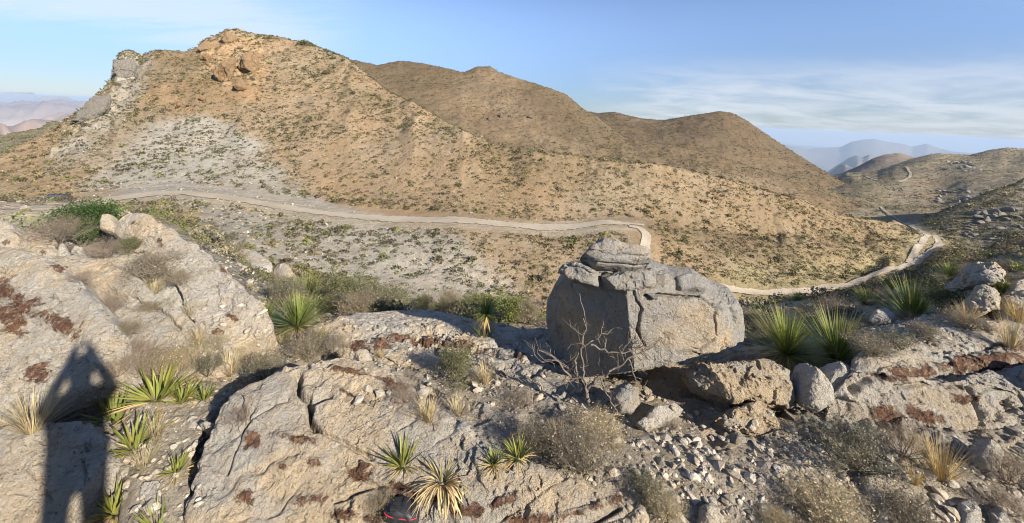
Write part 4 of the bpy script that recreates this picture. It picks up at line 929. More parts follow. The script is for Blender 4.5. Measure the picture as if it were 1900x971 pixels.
def proto(key, parts, name):
    """parts: list of (part name, V, F, col, material)"""
    zs = max(p_[1][:, 2].max() for p_ in parts)
    PROTO[key] = (name, [(pn, mesh(pn, V, Fq, M[mt], smooth=False, attrs=dict(col=c_))) for pn, V, Fq, c_, mt in parts], zs)
def shrub_proto(key, seed, stems, H, R, depth, tw, lf, nl, lsize, r0=.007, wig=.25, kids=3, name='shrub', spread=.03, aspect=.55):
    rs = np.random.default_rng(seed); sg, pts = twigs(rs, stems, H, R, depth, r0, 1.0, wig, kids)
    V, Fq = tubes(sg); parts = [('branches', V, Fq, jit(tw, len(sg), rs, .3)[np.repeat(np.arange(len(sg)), 6)], 'dry')]
    if nl:
        sub_ = pts[rs.permutation(len(pts))[:max(30, int(len(pts)*.35))]]; ip = sub_[rs.integers(0, len(sub_), nl)] + rs.normal(0, spread, (nl, 3)); ip[:, 2] = np.maximum(ip[:, 2], .01)
        V, Fq = leaves(ip, lsize, rs, aspect)
        parts.append(('foliage', V, Fq, colrep(jit(lf, nl, rs, .35), 4), 'leaf'))
    proto(key, parts, name)
GREYT, GREYL = (.27, .225, .17), (.26, .235, .16)
for i in range(3): shrub_proto('grey%d' % i, 10 + i, 34, .42, .42, 3, GREYT, GREYL, 1100, .024, .009)
for i in range(2): shrub_proto('bare%d' % i, 20 + i, 26, .42, .45, 3, (.27, .215, .17), (.28, .23, .165), 500, .018, .006)
for i in range(2): shrub_proto('pale%d' % i, 30 + i, 34, .40, .42, 3, (.38, .32, .22), (.46, .40, .25), 1100, .024, .008)
for i in range(3): shrub_proto('olive%d' % i, 40 + i, 18, .55, .5, 3, (.17, .145, .11), (.135, .145, .06), 4200, .03, .008)
for i in range(2): shrub_proto('dusky%d' % i, 50 + i, 20, .5, .48, 3, (.15, .13, .10), (.18, .18, .115), 2200, .026, .009)
shrub_proto('green0', 60, 16, .6, .55, 3, (.15, .12, .09), (.045, .09, .02), 12000, .038, .012, name='bush', spread=.045)
shrub_proto('brightgreen0', 61, 16, .5, .5, 3, (.17, .15, .1), (.17, .20, .05), 4200, .034, .007)
shrub_proto('thorn0', 62, 5, .7, .35, 3, (.17, .145, .12), (.2, .17, .12), 0, .02, .010, .22, 2)
for i in range(2):
    rs = np.random.default_rng(70 + i)
    a_ = blades(340, .62, .0135, rs, (4, 88), .20, 4, .035, (.19, .23, .055), (.34, .30, .12), (.22, .24, .09), elpow=.85)
    b_ = blades(90, .5, .015, rs, (-25, 14), .2, 3, .04, (.38, .29, .15), (.3, .22, .12), (.36, .25, .12))
    proto('sotol%d' % i, [('rosette', *a_, 'leaf'), ('dry_skirt', *b_, 'dry')], 'sotol')
for i in range(3):
    rs = np.random.default_rng(80 + i)
    a_ = blades(46, .33, .030, rs, (25, 88), .10, 4, .022, (.215, .235, .058), (.05, .03, .02), (.30, .29, .12), taper=.55, thick=True, twist=.16, jitL=.4)
    b_ = blades(40, .32, .022, rs, (-18, 25), .35, 4, .03, (.44, .34, .18), (.14, .10, .07), (.42, .32, .17), taper=.55, thick=True, twist=.4)
    proto('agave%d' % i, [('rosette', *a_, 'leaf'), ('dead_leaves', *b_, 'dry')], 'agave')
rs = np.random.default_rng(90)
a_ = blades(34, .25, .024, rs, (35, 88), .08, 4, .02, (.40, .34, .17), (.05, .03, .025), (.5, .42, .24), taper=.55, thick=True)
b_ = blades(130, .36, .022, rs, (-5, 55), 2.0, 6, .06, (.55, .44, .25), (.2, .14, .09), (.55, .42, .22), taper=.55, thick=True, twist=.7)
proto('dryagave', [('rosette', *a_, 'leaf'), ('dead_leaves', *b_, 'dry')], 'agave')
for i in range(3):
    rs = np.random.default_rng(100 + i)
    c_ = ((.50, .41, .24), (.44, .37, .22), (.52, .38, .165))[i]
    a_ = blades(190, .42, .0052, rs, (25, 88), .28, 4, .05, c_, tuple(x*1.1 for x in c_), tuple(x*.8 for x in c_), elpow=.6, twist=.3)
    proto('grass%d' % i, [('grass_tuft', *a_, 'dry')], 'grass_tuft')
# yucca with a short trunk
rs = np.random.default_rng(111)
a_ = blades(170, .46, .024, rs, (-10, 88), .10, 3, .03, (.125, .19, .04), (.25, .2, .08), (.2, .22, .07)); a_[0][:, 2] += .62
b_ = blades(90, .40, .022, rs, (-80, -35), .05, 3, .05, (.44, .34, .18)); b_[0][:, 2] += .62
c_ = blades(60, .42, .02, rs, (20, 80), .15, 3, .12, (.20, .22, .06), (.3, .22, .1))
tv, tf = tubes([(0, 0, 0, .01, .01, .34, .07, .06), (.01, .01, .34, 0, 0, .62, .06, .05)], 7)
proto('yucca', [('rosette', *a_, 'leaf'), ('dead_leaves', *b_, 'dry'), ('basal_leaves', *c_, 'leaf'), ('trunk', tv, tf, np.tile((.2, .15, .1), (len(tv), 1)), 'dry')], 'yucca')

MADE = {}
def plant(key, px, py, hpx, label, cat=None, group=None, Y=None, rz=None, wide=1.0, sink=.02):
    name, parts, zs = PROTO[key]
    if Y is None:
        p_ = cast(px, py)
        if p_ is None: return None
    else:
        Yr = float(YW(Y)); u = float(uv(px, py)[0]); p_ = np.array([u*Yr, Yr, S1.zat(u*Yr, Yr)[0]])
    s_ = hpx*p_[1]/F_PX/zs
    rz = random.uniform(0, 6.28) if rz is None else rz
    if len(parts) == 1:
        o_ = link(name, parts[0][1], loc=(p_[0], p_[1], p_[2] - sink*s_), rot=(0, 0, rz), scale=(s_*wide, s_*wide, s_))
    else:
        o_ = empty(name, (p_[0], p_[1], p_[2] - sink*s_), rz); o_.scale = (s_*wide, s_*wide, s_)
        for pn, me in parts: link(pn, me, o_)
    cat = cat or name.replace('_', ' ')
    return tag(o_, label, cat, group)
# --- sotols and yucca
plant('sotol0', 550, 605, 68, 'bright green sotol at the rounded end of the high grey slab', wide=1.1)
plant('sotol1', 487, 575, 46, 'smaller sotol half hidden behind the high grey slab', Y=8.2, wide=1.2)
plant('sotol1', 568, 545, 62, 'pale sotol in brush behind the bright green sotol', Y=14)
plant('yucca', 899, 625, 78, 'tall yucca with a trunk and dead leaf skirt at the ledge rim')
plant('sotol0', 1462, 655, 92, 'left one of the twin sotols beside the huge boulder', wide=1.0)
plant('sotol1', 1556, 668, 100, 'right one of the twin sotols, above two pale rocks', wide=1.0)
plant('sotol0', 1694, 592, 86, 'tall spiky sotol next to a dark leafy shrub', wide=.95)
plant('sotol1', 1767, 522, 40, 'small sotol just left of the skyline boulder')
plant('sotol0', 1659, 524, 24, 'tiny bright sotol beyond the tall spiky one', Y=15)
plant('sotol1', 1612, 545, 34, 'low dark sotol in brush near the valley road bend', Y=13, wide=1.3)
plant('sotol0', 1480, 555, 26, 'small sotol low on the slope behind the twin sotols', Y=17)
plant('sotol1', 1862, 545, 36, 'green tuft of sotol between the rocks at the right edge')
plant('sotol0', 1890, 503, 22, 'yellowish sotol above the right edge rocks')
# --- agaves
plant('agave0', 213, 785, 84, 'largest yellow green agave beside the shadow of a person', wide=1.15)
plant('agave1', 290, 742, 66, 'tall leaved agave behind the largest one', wide=1.2)
plant('agave2', 246, 835, 58, 'agave with tangled dead leaves in front of the largest one', wide=1.3)
plant('agave0', 335, 748, 40, 'low agave right of the tall leaved one', wide=1.4)
plant('agave2', 376, 745, 36, 'tiny dark agave at the corner of the centre slab')
plant('agave1', 207, 955, 52, 'small agave on the shaded gravel beside the lower left slab')
plant('agave2', 288, 990, 60, 'orange leaved agave cut by the bottom edge', wide=.9)
plant('agave0', 746, 866, 54, 'dark tipped agave left of the dried out one on the centre slab', wide=1.1)
plant('dryagave', 820, 893, 42, 'big dried out agave with curled straw coloured leaves', wide=1.25)
plant('agave2', 915, 864, 34, 'smallest agave right of the dried out one', wide=1.2)
plant('agave1', 962, 852, 46, 'slim upright agave at the edge of the grey brush', wide=.9)
plant('agave2', 324, 880, 36, 'withered brown agave on the gravel', wide=1.1)
# --- left outcrop plants
plant('green0', 152, 456, 92, 'dense dark green bush above the left outcrop', 'bush', wide=1.05)
plant('bare1', 108, 452, 70, 'bare grey brush left of the dark green bush', wide=1.3)
plant('thorn0', 128, 420, 66, 'leafless thorny sapling sticking up behind the dark green bush')
plant('bare0', 195, 478, 48, 'low brown brush in front of the dark green bush', wide=1.5)
plant('grey0', 275, 525, 72, 'round grey shrub between the pale slab and the high grey slab', wide=1.3)
plant('grass1', 283, 545, 40, 'straw grass under the round grey shrub')
plant('bare1', 205, 580, 50, 'sparse brown twigs in the joint between the two left slabs', wide=.9)
plant('grey1', 285, 576, 22, 'low silver mat plant on the long pale slab', wide=2.0)
plant('grass1', 366, 640, 40, 'dry grass tuft in the crack below the high grey slab', wide=.8)
plant('grass0', 440, 655, 26, 'thin straw grass at the toe of the high grey slab')
plant('grass0', 56, 800, 92, 'long straw grass tuft left of the shadow of a person', wide=1.0)
plant('bare0', 215, 700, 46, 'grey twiggy brush at the toe of the stained slab', wide=1.4)
plant('grey2', 285, 698, 56, 'tall grey brush behind the agaves', wide=1.2)
plant('pale0', 330, 690, 58, 'pale flowered brush right of the tall grey brush', wide=1.1)
plant('dusky0', 382, 700, 48, 'blue grey rounded shrub in the middle of the brush line', wide=1.1)
plant('grass0', 425, 695, 52, 'leaning straw grass clump right of the blue grey shrub', wide=1.3)
plant('dusky1', 488, 705, 58, 'dark round shrub at the upper rim of the centre slab', wide=1.25)
plant('grey1', 568, 665, 56, 'silvery shrub behind the centre slab', wide=1.5)
plant('grey0', 620, 655, 34, 'small grey shrub beside the rounded white rock', wide=1.4)
plant('bare1', 395, 790, 42, 'grey dead twigs lying at the left edge of the centre slab', wide=1.6)
plant('bare0', 440, 785, 28, 'brown tangle of twigs next to the dead grey twigs', wide=1.6)
plant('grass1', 285, 815, 50, 'thin dry grass between agaves and gravel')
plant('grass1', 262, 870, 40, 'flattened straw below the tangled agave', wide=1.5)
plant('brightgreen0', 590, 640, 28, 'little bright green plant by the bright sotol', wide=1.1)
plant('bare0', 150, 525, 34, 'dry twigs high in the joint beside the stained slab', wide=1.2)
plant('grey1', 232, 625, 36, 'grey shrub low in the joint beside the stained slab', wide=1.2)
plant('bare1', 252, 668, 44, 'twiggy brush at the foot of the stained slab joint', wide=1.3)
plant('grey2', 330, 530, 34, 'grey shrub on the rubble ledge under the high grey slab', wide=1.2)
plant('grass1', 350, 592, 36, 'dry grass on the rubble ledge under the high grey slab', wide=1.1)
plant('pale0', 398, 650, 34, 'pale brush at the lower end of the rubble ledge', wide=1.3)
plant('olive2', 236, 470, 34, 'green tinged shrub at the upper end of the rubble ledge', wide=1.2)
# --- centre
plant('olive0', 848, 708, 74, 'leafy green shrub half in the boulder shade', wide=.9)
plant('grass1', 900, 712, 50, 'dry grass leaning beside the shaded shrub')
plant('grass0', 520, 640, 20, 'little straw tuft on the tan ledge')
plant('grass2', 705, 665, 20, 'short yellow grass on the tan ledge')
plant('grass0', 795, 782, 46, 'pale straw tuft right of the split centre slab', wide=1.2)
plant('grass1', 850, 772, 40, 'faint straw tuft on bare rock', wide=1.4)
plant('bare1', 745, 750, 40, 'grey twigs at the end of the split slab', wide=1.7)
plant('bare0', 965, 760, 40, 'grey brush on the slope left of the dead tree', wide=1.8)
plant('grey2', 1000, 835, 56, 'grey shrub behind the slim upright agave', wide=1.5)
plant('pale1', 1105, 815, 52, 'sprawling pale brush below the dead tree', wide=1.8)
plant('grey0', 1085, 880, 82, 'large grey shrub in the middle of the foreground', wide=1.35)
plant('grass0', 1040, 850, 64, 'straw stems rising out of the large grey shrub')
plant('dusky0', 1205, 935, 50, 'low dark shrub at the edge of the bottom gravel', wide=1.4)
plant('pale0', 1235, 965, 52, 'pale scrub at the bottom edge right of the bedrock', wide=1.3)
plant('grey1', 705, 955, 44, 'small silver plant beside the black pack', wide=1.1)
plant('bare0', 1250, 800, 26, 'dead twigs on the pale rock under the overhang', wide=1.5)
plant('grass2', 640, 560, 14, 'short grass at the rim of the ledge', Y=9.4)
# --- right
plant('dusky1', 1600, 875, 92, 'dark grey green shrub in front of the big right slab', wide=1.5)
plant('bare1', 1680, 850, 72, 'brown twiggy shrub right of the dark grey green one', wide=1.2)
plant('grass2', 1752, 890, 90, 'golden dry grass clump below the big right slab', wide=.9)
plant('grass2', 1700, 900, 40, 'short golden grass beside the brown twiggy shrub', wide=1.1)
plant('pale1', 1540, 985, 84, 'pale yellow brush at the bottom right of centre', wide=1.7)
plant('pale0', 1450, 990, 40, 'low pale brush at the bottom edge', wide=1.6)
plant('bare0', 1872, 900, 74, 'brown weedy brush by the upright pale stone', wide=1.1)
plant('grey2', 1700, 985, 60, 'dusty scrub at the bottom right', wide=1.5)
plant('bare1', 1880, 960, 50, 'twiggy brush in the lower right corner', wide=1.4)
plant('grey0', 1620, 660, 44, 'grey shrub right of the twin sotols', wide=1.7)
plant('dusky0', 1672, 650, 44, 'silvery shrub behind the rust edged slab', wide=1.5)
plant('grey1', 1722, 632, 36, 'small silver shrub on white gravel', wide=1.5)
plant('olive1', 1752, 580, 72, 'dark leafy shrub right of the tall spiky sotol', wide=1.0)
plant('grey2', 1800, 612, 40, 'grey shrub with dry tips under the jagged rock', wide=1.6)
plant('grass2', 1800, 600, 44, 'orange dry grass by the jagged rock', wide=.9)
plant('grass0', 1878, 645, 78, 'tall thin grass stems at the right edge', wide=.7)
plant('grass2', 1895, 600, 60, 'reddish grass in front of the right edge rock', wide=.8)
plant('bare0', 1420, 640, 66, 'brown brush against the right side of the huge boulder', wide=.9)
plant('grass1', 1500, 665, 36, 'straw grass between the twin sotols')
plant('bare1', 1590, 640, 44, 'grey brown brush right behind the right twin sotol', wide=1.6)
plant('bare0', 1560, 585, 40, 'bare grey brush beyond the twin sotols', wide=2.0)
plant('grey1', 1400, 610, 40, 'grey brush above the right shoulder of the boulder', wide=1.3)
plant('bare1', 1640, 560, 34, 'dull brush between the tall sotol and the valley', wide=2.2)
# --- brush along the rim and the slope just beyond
rr = np.random.default_rng(5)
def brush(n, px_rng, Yr, hr, keys, label, group):
    for i in range(n):
        Y = math.exp(rr.uniform(math.log(Yr[0]), math.log(Yr[1]))); px = rr.uniform(*px_rng)
        h_m = rr.uniform(*hr); plant(keys[rr.integers(len(keys))], px, 560, h_m*F_PX/float(YW(Y)), label, 'shrub', group, Y=Y, wide=rr.uniform(.9, 1.5))
brush(58, (570, 1010), (11, 30), (.35, .75), ['olive0', 'olive1', 'olive2', 'brightgreen0', 'brightgreen0', 'brightgreen0', 'grey1', 'dusky0'], 'green and grey brush growing below the rim of the bedrock ledge', 'brush below the ledge rim')
brush(10, (600, 760), (9.8, 12), (.40, .6), ['dusky0', 'dusky1', 'olive2', 'grey0'], 'twiggy olive brush just behind the tan ledge', 'brush behind the tan ledge')
brush(22, (380, 600), (16, 34), (.4, .9), ['olive0', 'olive2', 'brightgreen0', 'grey0', 'dusky1', 'bare0'], 'mixed brush on the slope behind the high grey slab', 'brush behind the grey slab')
brush(44, (1390, 1700), (8.6, 12.5), (.14, .27), ['bare0', 'bare1', 'grey0', 'grey1', 'pale1', 'pale0', 'dusky0'], 'grey brush covering the slope beyond the twin sotols', 'brush beyond the twin sotols')
brush(46, (1720, 1960), (11.5, 17), (.18, .42), ['bare0', 'bare1', 'pale0', 'grey2', 'grey1'], 'bare grey brush on the near ridge at the right', 'brush on the right ridge')
plant('dusky1', 690, 570, 78, 'big rounded twiggy shrub directly behind the tan ledge', Y=10.5, wide=1.5)
plant('olive1', 640, 560, 86, 'tall loose olive shrub behind the tan ledge', Y=13)
plant('dusky0', 525, 560, 66, 'dark twiggy shrub beside the bright green sotol', Y=9.6, wide=1.1)
# --- the dead little tree in front of the boulder
def limb(path, r0, r1, segs):
    pts = np.array([P(*p_) for p_ in path]); n = len(pts) - 1
    for i in range(n):
        a_, b_ = pts[i], pts[i + 1]; m_ = 4
        for j in range(m_):
            t0, t1 = j/m_, (j + 1)/m_; ra = r0 + (r1 - r0)*(i + t0)/n; rb = r0 + (r1 - r0)*(i + t1)/n
            q0 = a_ + (b_ - a_)*t0 + (0 if j == 0 else 1)*JIT(a_, b_, t0); q1 = a_ + (b_ - a_)*t1 + (0 if j == m_ - 1 else 1)*JIT(a_, b_, t1)
            segs.append((*q0, *q1, ra, rb))
def JIT(a_, b_, t):
    s_ = int(abs(a_.sum() + b_.sum())*1e4 + t*97) % 100000
    return np.random.default_rng(s_).normal(0, .05*np.linalg.norm(b_ - a_), 3)
main, small = [], []
limb([(1092,745,4.45),(1086,722,4.5),(1072,700,4.5),(1040,675,4.6),(1000,650,4.8)], .022, .009, main)
limb([(1088,728,4.45),(1084,690,4.42),(1078,660,4.4),(1088,610,4.4),(1083,575,4.4),(1075,545,4.4)], .012, .004, main)
limb([(1092,720,4.45),(1110,700,4.38),(1150,680,4.32),(1165,665,4.3),(1200,650,4.3),(1228,628,4.3)], .013, .0035, main)
limb([(1072,700,4.5),(1066,670,4.45),(1080,645,4.4),(1110,628,4.35),(1140,608,4.35)], .012, .004, main)
limb([(1115,698,4.38),(1122,725,4.3),(1140,755,4.25),(1148,768,4.22)], .009, .004, main)
limb([(1096,640,4.4),(1128,655,4.35),(1160,655,4.3),(1195,640,4.3)], .010, .003, main)
limb([(1165,665,4.3),(1178,700,4.25),(1192,725,4.22)], .008, .003, main)
limb([(1060,700,4.5),(1030,668,4.55),(1010,672,4.6),(985,660,4.7)], .012, .004, main)
rs = np.random.default_rng(123)
ms = np.array(main)
for i in range(70):
    k_ = rs.integers(len(ms)); p_ = ms[k_, 3:6]; d = rs.normal(0, 1, 3); d[2] += .5; d[1] *= .6; d /= np.linalg.norm(d); L = rs.uniform(.06, .22)
    for j in range(3):
        q_ = p_ + d*L/3; small.append((*p_, *q_, .0035 - .0008*j, .0028 - .0008*j)); p_ = q_; d = d + rs.normal(0, .35, 3); d /= np.linalg.norm(d)
        e = d + rs.normal(0, .8, 3); e /= np.linalg.norm(e); small.append((*p_, *(p_ + e*L*.35), .0025, .0012))
b_ = P(1092, 748, 4.45); root = empty('dead_tree', b_); tag(root, 'small leafless dead tree standing against the huge boulder', 'dead tree')
V, Fq = tubes(main, 6); link('trunk', mesh('trunk', V - b_, Fq, M['dry'], attrs=dict(col=np.tile((.19, .16, .135), (len(V), 1)))), root)
V, Fq = tubes(small, 3); link('twigs', mesh('twigs', V - b_, Fq, M['dry'], attrs=dict(col=np.tile((.22, .185, .15), (len(V), 1)))), root)
# stick standing on the slab, fallen flower stalk
sg = []; limb([(450,838,3.02),(456,800,3.2),(459,770,3.25),(463,735,3.3)], .009, .004, sg); limb([(456,800,3.2),(448,785,3.2)], .004, .002, sg)
V, Fq = tubes(sg, 5); tag(at_base('dry_stalk', V, Fq, M['dry'], attrs=dict(col=np.tile((.22, .15, .10), (len(V), 1)))), 'thin brown dry stalk leaning on the centre slab', 'stalk')
sg = []; limb([(682,893,2.82),(715,890,2.84),(745,868,2.92),(790,838,3.05)], .010, .007, sg)
V, Fq = tubes(sg, 6); tag(at_base('fallen_stalk', V, Fq, M['dry'], attrs=dict(col=np.tile((.48, .37, .22), (len(V), 1)))), 'fallen straw coloured stalk lying from the dried agave across the slab', 'stalk')

# --- small plants on the hillsides
def puff(n, rs, size=.42, h=.75, tw=0):
    c = rs.normal(size=(n, 3)); c /= np.linalg.norm(c, axis=1)[:, None]; c *= rs.uniform(.35, 1, (n, 1))**.6; c[:, 2] = np.abs(c[:, 2])*h + .05
    a = rs.normal(size=(n, 3)); a /= np.linalg.norm(a, axis=1)[:, None]; b = np.cross(a, rs.normal(size=(n, 3))); b /= np.linalg.norm(b, axis=1)[:, None] + 1e-9
    s_ = size*rs.uniform(.6, 1.2, (n, 1))
    V = np.stack([c - b*s_*.6, c + a*s_, c + b*s_*.6], 1).reshape(-1, 3); V[:, 2] = np.maximum(V[:, 2], -.05)
    return V, np.arange(3*n).reshape(-1, 3), np.repeat(rs.uniform(.7, 1.3, n), 3)
PAL = np.array([(.105, .095, .055), (.13, .115, .08), (.10, .11, .045), (.085, .07, .05), (.15, .16, .055), (.19, .165, .095)])
def sample(s, n, wfun, kmin, kmax, seed):
    rs = np.random.default_rng(seed); Pm = s.p
    e1_ = Pm[1:, :-1] - Pm[:-1, :-1]; e2_ = Pm[:-1, 1:] - Pm[:-1, :-1]
    cr = np.cross(e1_, e2_); ar = np.linalg.norm(cr, axis=-1); nz = np.abs(cr[..., 2])/(ar + 1e-9)
    kk, px, py = s.k[:-1, :-1], s.px[:-1, :-1], s.py[:-1, :-1]
    w = ar*(kk > kmin)*(kk < kmax)*(px > -90)*(px < 1990)*(py > 20)*(py < 1000)*wfun(px, py, kk, s)
    w = w.ravel(); i = rs.choice(len(w), n, p=w/w.sum()); r_, c_ = np.unravel_index(i, e1_.shape[:2])
    t = rs.uniform(0, 1, (n, 2)); pos = Pm[r_, c_] + e1_[r_, c_]*t[:, :1] + e2_[r_, c_]*t[:, 1:]
    return pos, px[r_, c_], py[r_, c_], kk[r_, c_], rs
def scatter_mesh(name, label, pos, sizes, cols, ntri, rs, protos=6, flat=.75, tsize=.42):
    Vs, Fs_, Cs, off = [], [], [], 0; pid = rs.integers(0, protos, len(pos))
    for k_ in range(protos):
        V0, F0, c0 = puff(ntri, np.random.default_rng(900 + k_), tsize, flat); ii = np.nonzero(pid == k_)[0]; n = len(ii)
        if not n: continue
        a = rs.uniform(0, 6.28, n); ca, sa = np.cos(a)[:, None], np.sin(a)[:, None]
        V = np.stack([V0[None, :, 0]*ca - V0[None, :, 1]*sa, V0[None, :, 0]*sa + V0[None, :, 1]*ca, np.repeat(V0[None, :, 2], n, 0)], -1)*sizes[ii][:, None, None] + pos[ii][:, None]
        Vs.append(V.reshape(-1, 3)); Fs_.append((F0[None] + (np.arange(n)*len(V0))[:, None, None]).reshape(-1, 3) + off); off += n*len(V0)
        Cs.append(np.clip(cols[ii][:, None]*c0[None, :, None], 0, 1).reshape(-1, 3))
    o_ = link(name, mesh(name, np.concatenate(Vs), np.concatenate(Fs_), M['scrub'], smooth=False, attrs=dict(col=np.concatenate(Cs))))
    return tag(o_, label, kind='stuff')
def palette(n, rs, wts, mul=1.0): return PAL[rs.choice(len(PAL), n, p=np.array(wts)/sum(wts))]*rs.uniform(.75, 1.3, (n, 1))*mul
clump = lambda s, sc, sd: .40 + sstep(-.3, .45, fbm(s.p[:-1, :-1]/sc, 5, sd, .6))
def w1(px, py, kk, s):
    on_road = (kk > IR0 - .12)*(kk < IR1 + .1)*(px < 1205)
    t_ = tal[:-1, :-1]
    near = np.where(kk < 8, 1.3, 1.0)*(s.Y[:-1, :-1] > 30)
    return (1 - on_road)*clump(s, 9, 50)*near*np.where(t_ > .5, .9, 1.0)*np.where(px > 900, 1.35, 1)
pos, px_, py_, kk_, rs = sample(S1, 46000, w1, 5.0, IRIDGE + .02, 1)
keep = (np.hypot(pos[:, 0] - CAR_AT[0], (pos[:, 1] - CAR_AT[1] + 3)*.6) > 3.6)
for C in ROADS:
    for c_ in C[::3]: keep &= np.hypot(pos[:, 0] - c_[0], pos[:, 1] - c_[1]) > 2.6
pos, px_, py_, kk_ = pos[keep], px_[keep], py_[keep], kk_[keep]
sz = np.exp(rs.normal(math.log(.27), .52, len(pos))); sz = np.clip(sz, .12, .95)
cols = palette(len(pos), rs, (3, 3, 3, 3, 2.0, 2))
order = np.argsort(-sz/pos[:, 1]); big = order[:70]; rest = order[70:]
far_ = pos[:, 1] > 60
scatter_mesh('hillside_scrub', 'small dark scrub dotting the mountainside and scree', pos[rest], sz[rest], cols[rest], 16, rs)
# the 70 that show largest, each a shrub of its own
PP = []
for k_ in range(9):
    r2 = np.random.default_rng(700 + k_); V0, F0, c0 = puff(150, r2, .20, .8); sg, _ = twigs(r2, 8, .8, .8, 1, .03); TV, TF = tubes(sg)
    base = PAL[k_ % 6]; V = np.concatenate([V0, TV]); c_ = np.concatenate([base*c0[:, None], np.tile((.15, .125, .1), (len(TV), 1))])
    PP.append(mesh('shrub', V, [F0, TF + len(V0)], M['scrub'], smooth=False, attrs=dict(col=np.clip(c_, 0, 1))))
for i in big:
    o_ = link('shrub', PP[int(rs.integers(9))], loc=pos[i] - np.array([0, 0, .03]), rot=(0, 0, rs.uniform(0, 6.28)), scale=float(sz[i])*1.05)
    if py_[i] > 300 and px_[i] < 1230: tag(o_, 'low scrubby shrub dotting the slope around the long road', 'shrub', 'scrub around the long road')
    else: tag(o_, 'low scrubby shrub on the slope above the valley road', 'shrub', 'scrub above the valley road')
pos, px_, py_, kk_, rs = sample(S1, 2000, lambda px, py, kk, s: clump(s, 3, 53)*(1 + 2*(px > 370)*(px < 590))*(s.Y[:-1, :-1] < 32), 5.02, 7.6, 41)
scatter_mesh('slope_scrub', 'low grey and green scrub on the slope just below the viewpoint', pos, np.clip(np.exp(rs.normal(math.log(.22), .45, len(pos))), .09, .5), palette(len(pos), rs, (3, 4, 2, 2, 2.5, 3))*1.3, 170, rs, tsize=.13)
# straw grass between the shrubs
pos, px_, py_, kk_, rs = sample(S1, 34000, lambda px, py, kk, s: (1 - (kk > IR0 - .1)*(kk < IR1 + .1)*(px < 1205))*(s.Y[:-1, :-1] > 30)*clump(s, 6, 58)*np.where(tal[:-1, :-1] > .5, .18, 1.0), 5.0, IRIDGE + .02, 21)
scatter_mesh('hillside_grass', 'straw coloured bunch grass on the mountainside', pos, np.clip(np.exp(rs.normal(math.log(.17), .35, len(pos))), .08, .4), np.array((.36, .28, .13))*rs.uniform(.7, 1.3, (len(pos), 1))*(1 + rs.normal(0, .05, (len(pos), 3))), 7, rs, tsize=.5)
# pale stones on the scree
pos, px_, py_, kk_, rs = sample(S1, 9000, lambda px, py, kk, s: (.15 + tal[:-1, :-1])*np.where((kk > IR0 - .8)*(kk < IR1 + .5), 2.5, 1)*(1 - (kk > IR0 + .15)*(kk < IR1 - .15)*(px < 1205)), 5.3, IRIDGE, 31)
o_ = scatter_mesh('scree_stones', 'pale loose stones on the scree and road banks', pos, np.clip(np.exp(rs.normal(math.log(.085), .6, len(pos))), .04, .5), np.array((.40, .365, .30))*rs.uniform(.75, 1.2, (len(pos), 1)), 9, rs, tsize=.75, flat=.5)
one = lambda px, py, kk, s: clump(s, 22, 51)
for s, n, sd, mul, ks, lab, med, wts in ((S2, 15000, 2, 1.0, (1, 3.02), 'fine scrub texture of plants on the brown mountain', .50, (3, 2, 2, 3, .6, 3)), (S3, 9000, 3, .95, (1, 3.02), 'distant scrub on the round mountain', .70, (3, 2, 2, 3, .5, 2)),
                     (S4, 10000, 4, 1.2, (0, 4.02), 'distant scrub on the saddle hills', .70, (3, 3, 3, 2, .8, 2)), (S5, 6500, 5, 1.35, (0, 3.02), 'scrub and grass on the near shaded hillside', .42, (3, 3, 3, 2, 1.5, 3)), (S6, 5000, 6, 1.1, (0, 3.02), 'distant scrub on the grey green back hill', .7, (2, 3, 3, 2, .5, 2))):
    pos, px_, py_, kk_, rs = sample(s, n, one, ks[0], ks[1], 60 + sd)
    if s in (S4, S5):
        keep = np.ones(len(pos), bool)
        for C in ROADS:
            for c_ in C[::3]: keep &= np.hypot(pos[:, 0] - c_[0], pos[:, 1] - c_[1]) > 3.6
        pos = pos[keep]
    scatter_mesh('hillside_scrub', lab, pos, np.clip(np.exp(rs.normal(math.log(med), .4, len(pos))), .2, 2.2), palette(len(pos), rs, wts, mul), 8, rs, tsize=.55)
# ridge line bushes
for px, py, h in ((500,69,6),(560,80,10),(566,78,9),(575,82,8),(606,92,5),(618,106,6),(636,109,5),(605,134,8),(585,140,7)):
    h_ = hit(px, py + 4, ['mountain'])
    if h_ is None: continue
    o_ = link('bush', PP[2], loc=h_, rot=(0, 0, px), scale=h*h_[1]/F_PX/.9); tag(o_, 'dark bush standing on the crest right of the summit', 'bush', 'dark bushes on the crest')

# --- dark rock outcrops on the brown mountain and the right hills
for i, (px, py, w_, h_, sh, lab) in enumerate(((910,222,10,12,'brown_mountain','dark rock outcrop on the brown mountain, leftmost of the row'), (930,218,8,16,'brown_mountain','tall dark rock in the row on the brown mountain'), (945,216,9,8,'brown_mountain','small dark rock in the row on the brown mountain'),
        (985,218,16,9,'brown_mountain','long dark rock at the right end of the row on the brown mountain'), (1020,280,16,7,'mountain','dark rock on the crest below the brown mountain'), (1140,238,7,7,'brown_mountain','dark rock near the dip between brown mountain and round mountain'))):
    p_ = hit(px, py, [sh])
    if p_ is None: continue
    V, Fq = make_stone_mesh('crag', 300 + i, 4, .8); k_ = p_[1]/F_PX
    tag(link('crag', mesh('crag', V*np.array([w_*k_*.62, w_*k_*.6, h_*k_*.7]), Fq, M['darkcrag'], attrs=dict(rust=np.full(len(V), -.3))), loc=p_), lab, 'crag')
rs = np.random.default_rng(44)
CR_ = []
for i in range(6):
    V, Fq = make_stone_mesh('crag', 340 + i, 3, .75); CR_.append(mesh('crag', V, Fq, M['greycrag'], attrs=dict(rust=np.full(len(V), -.4))))
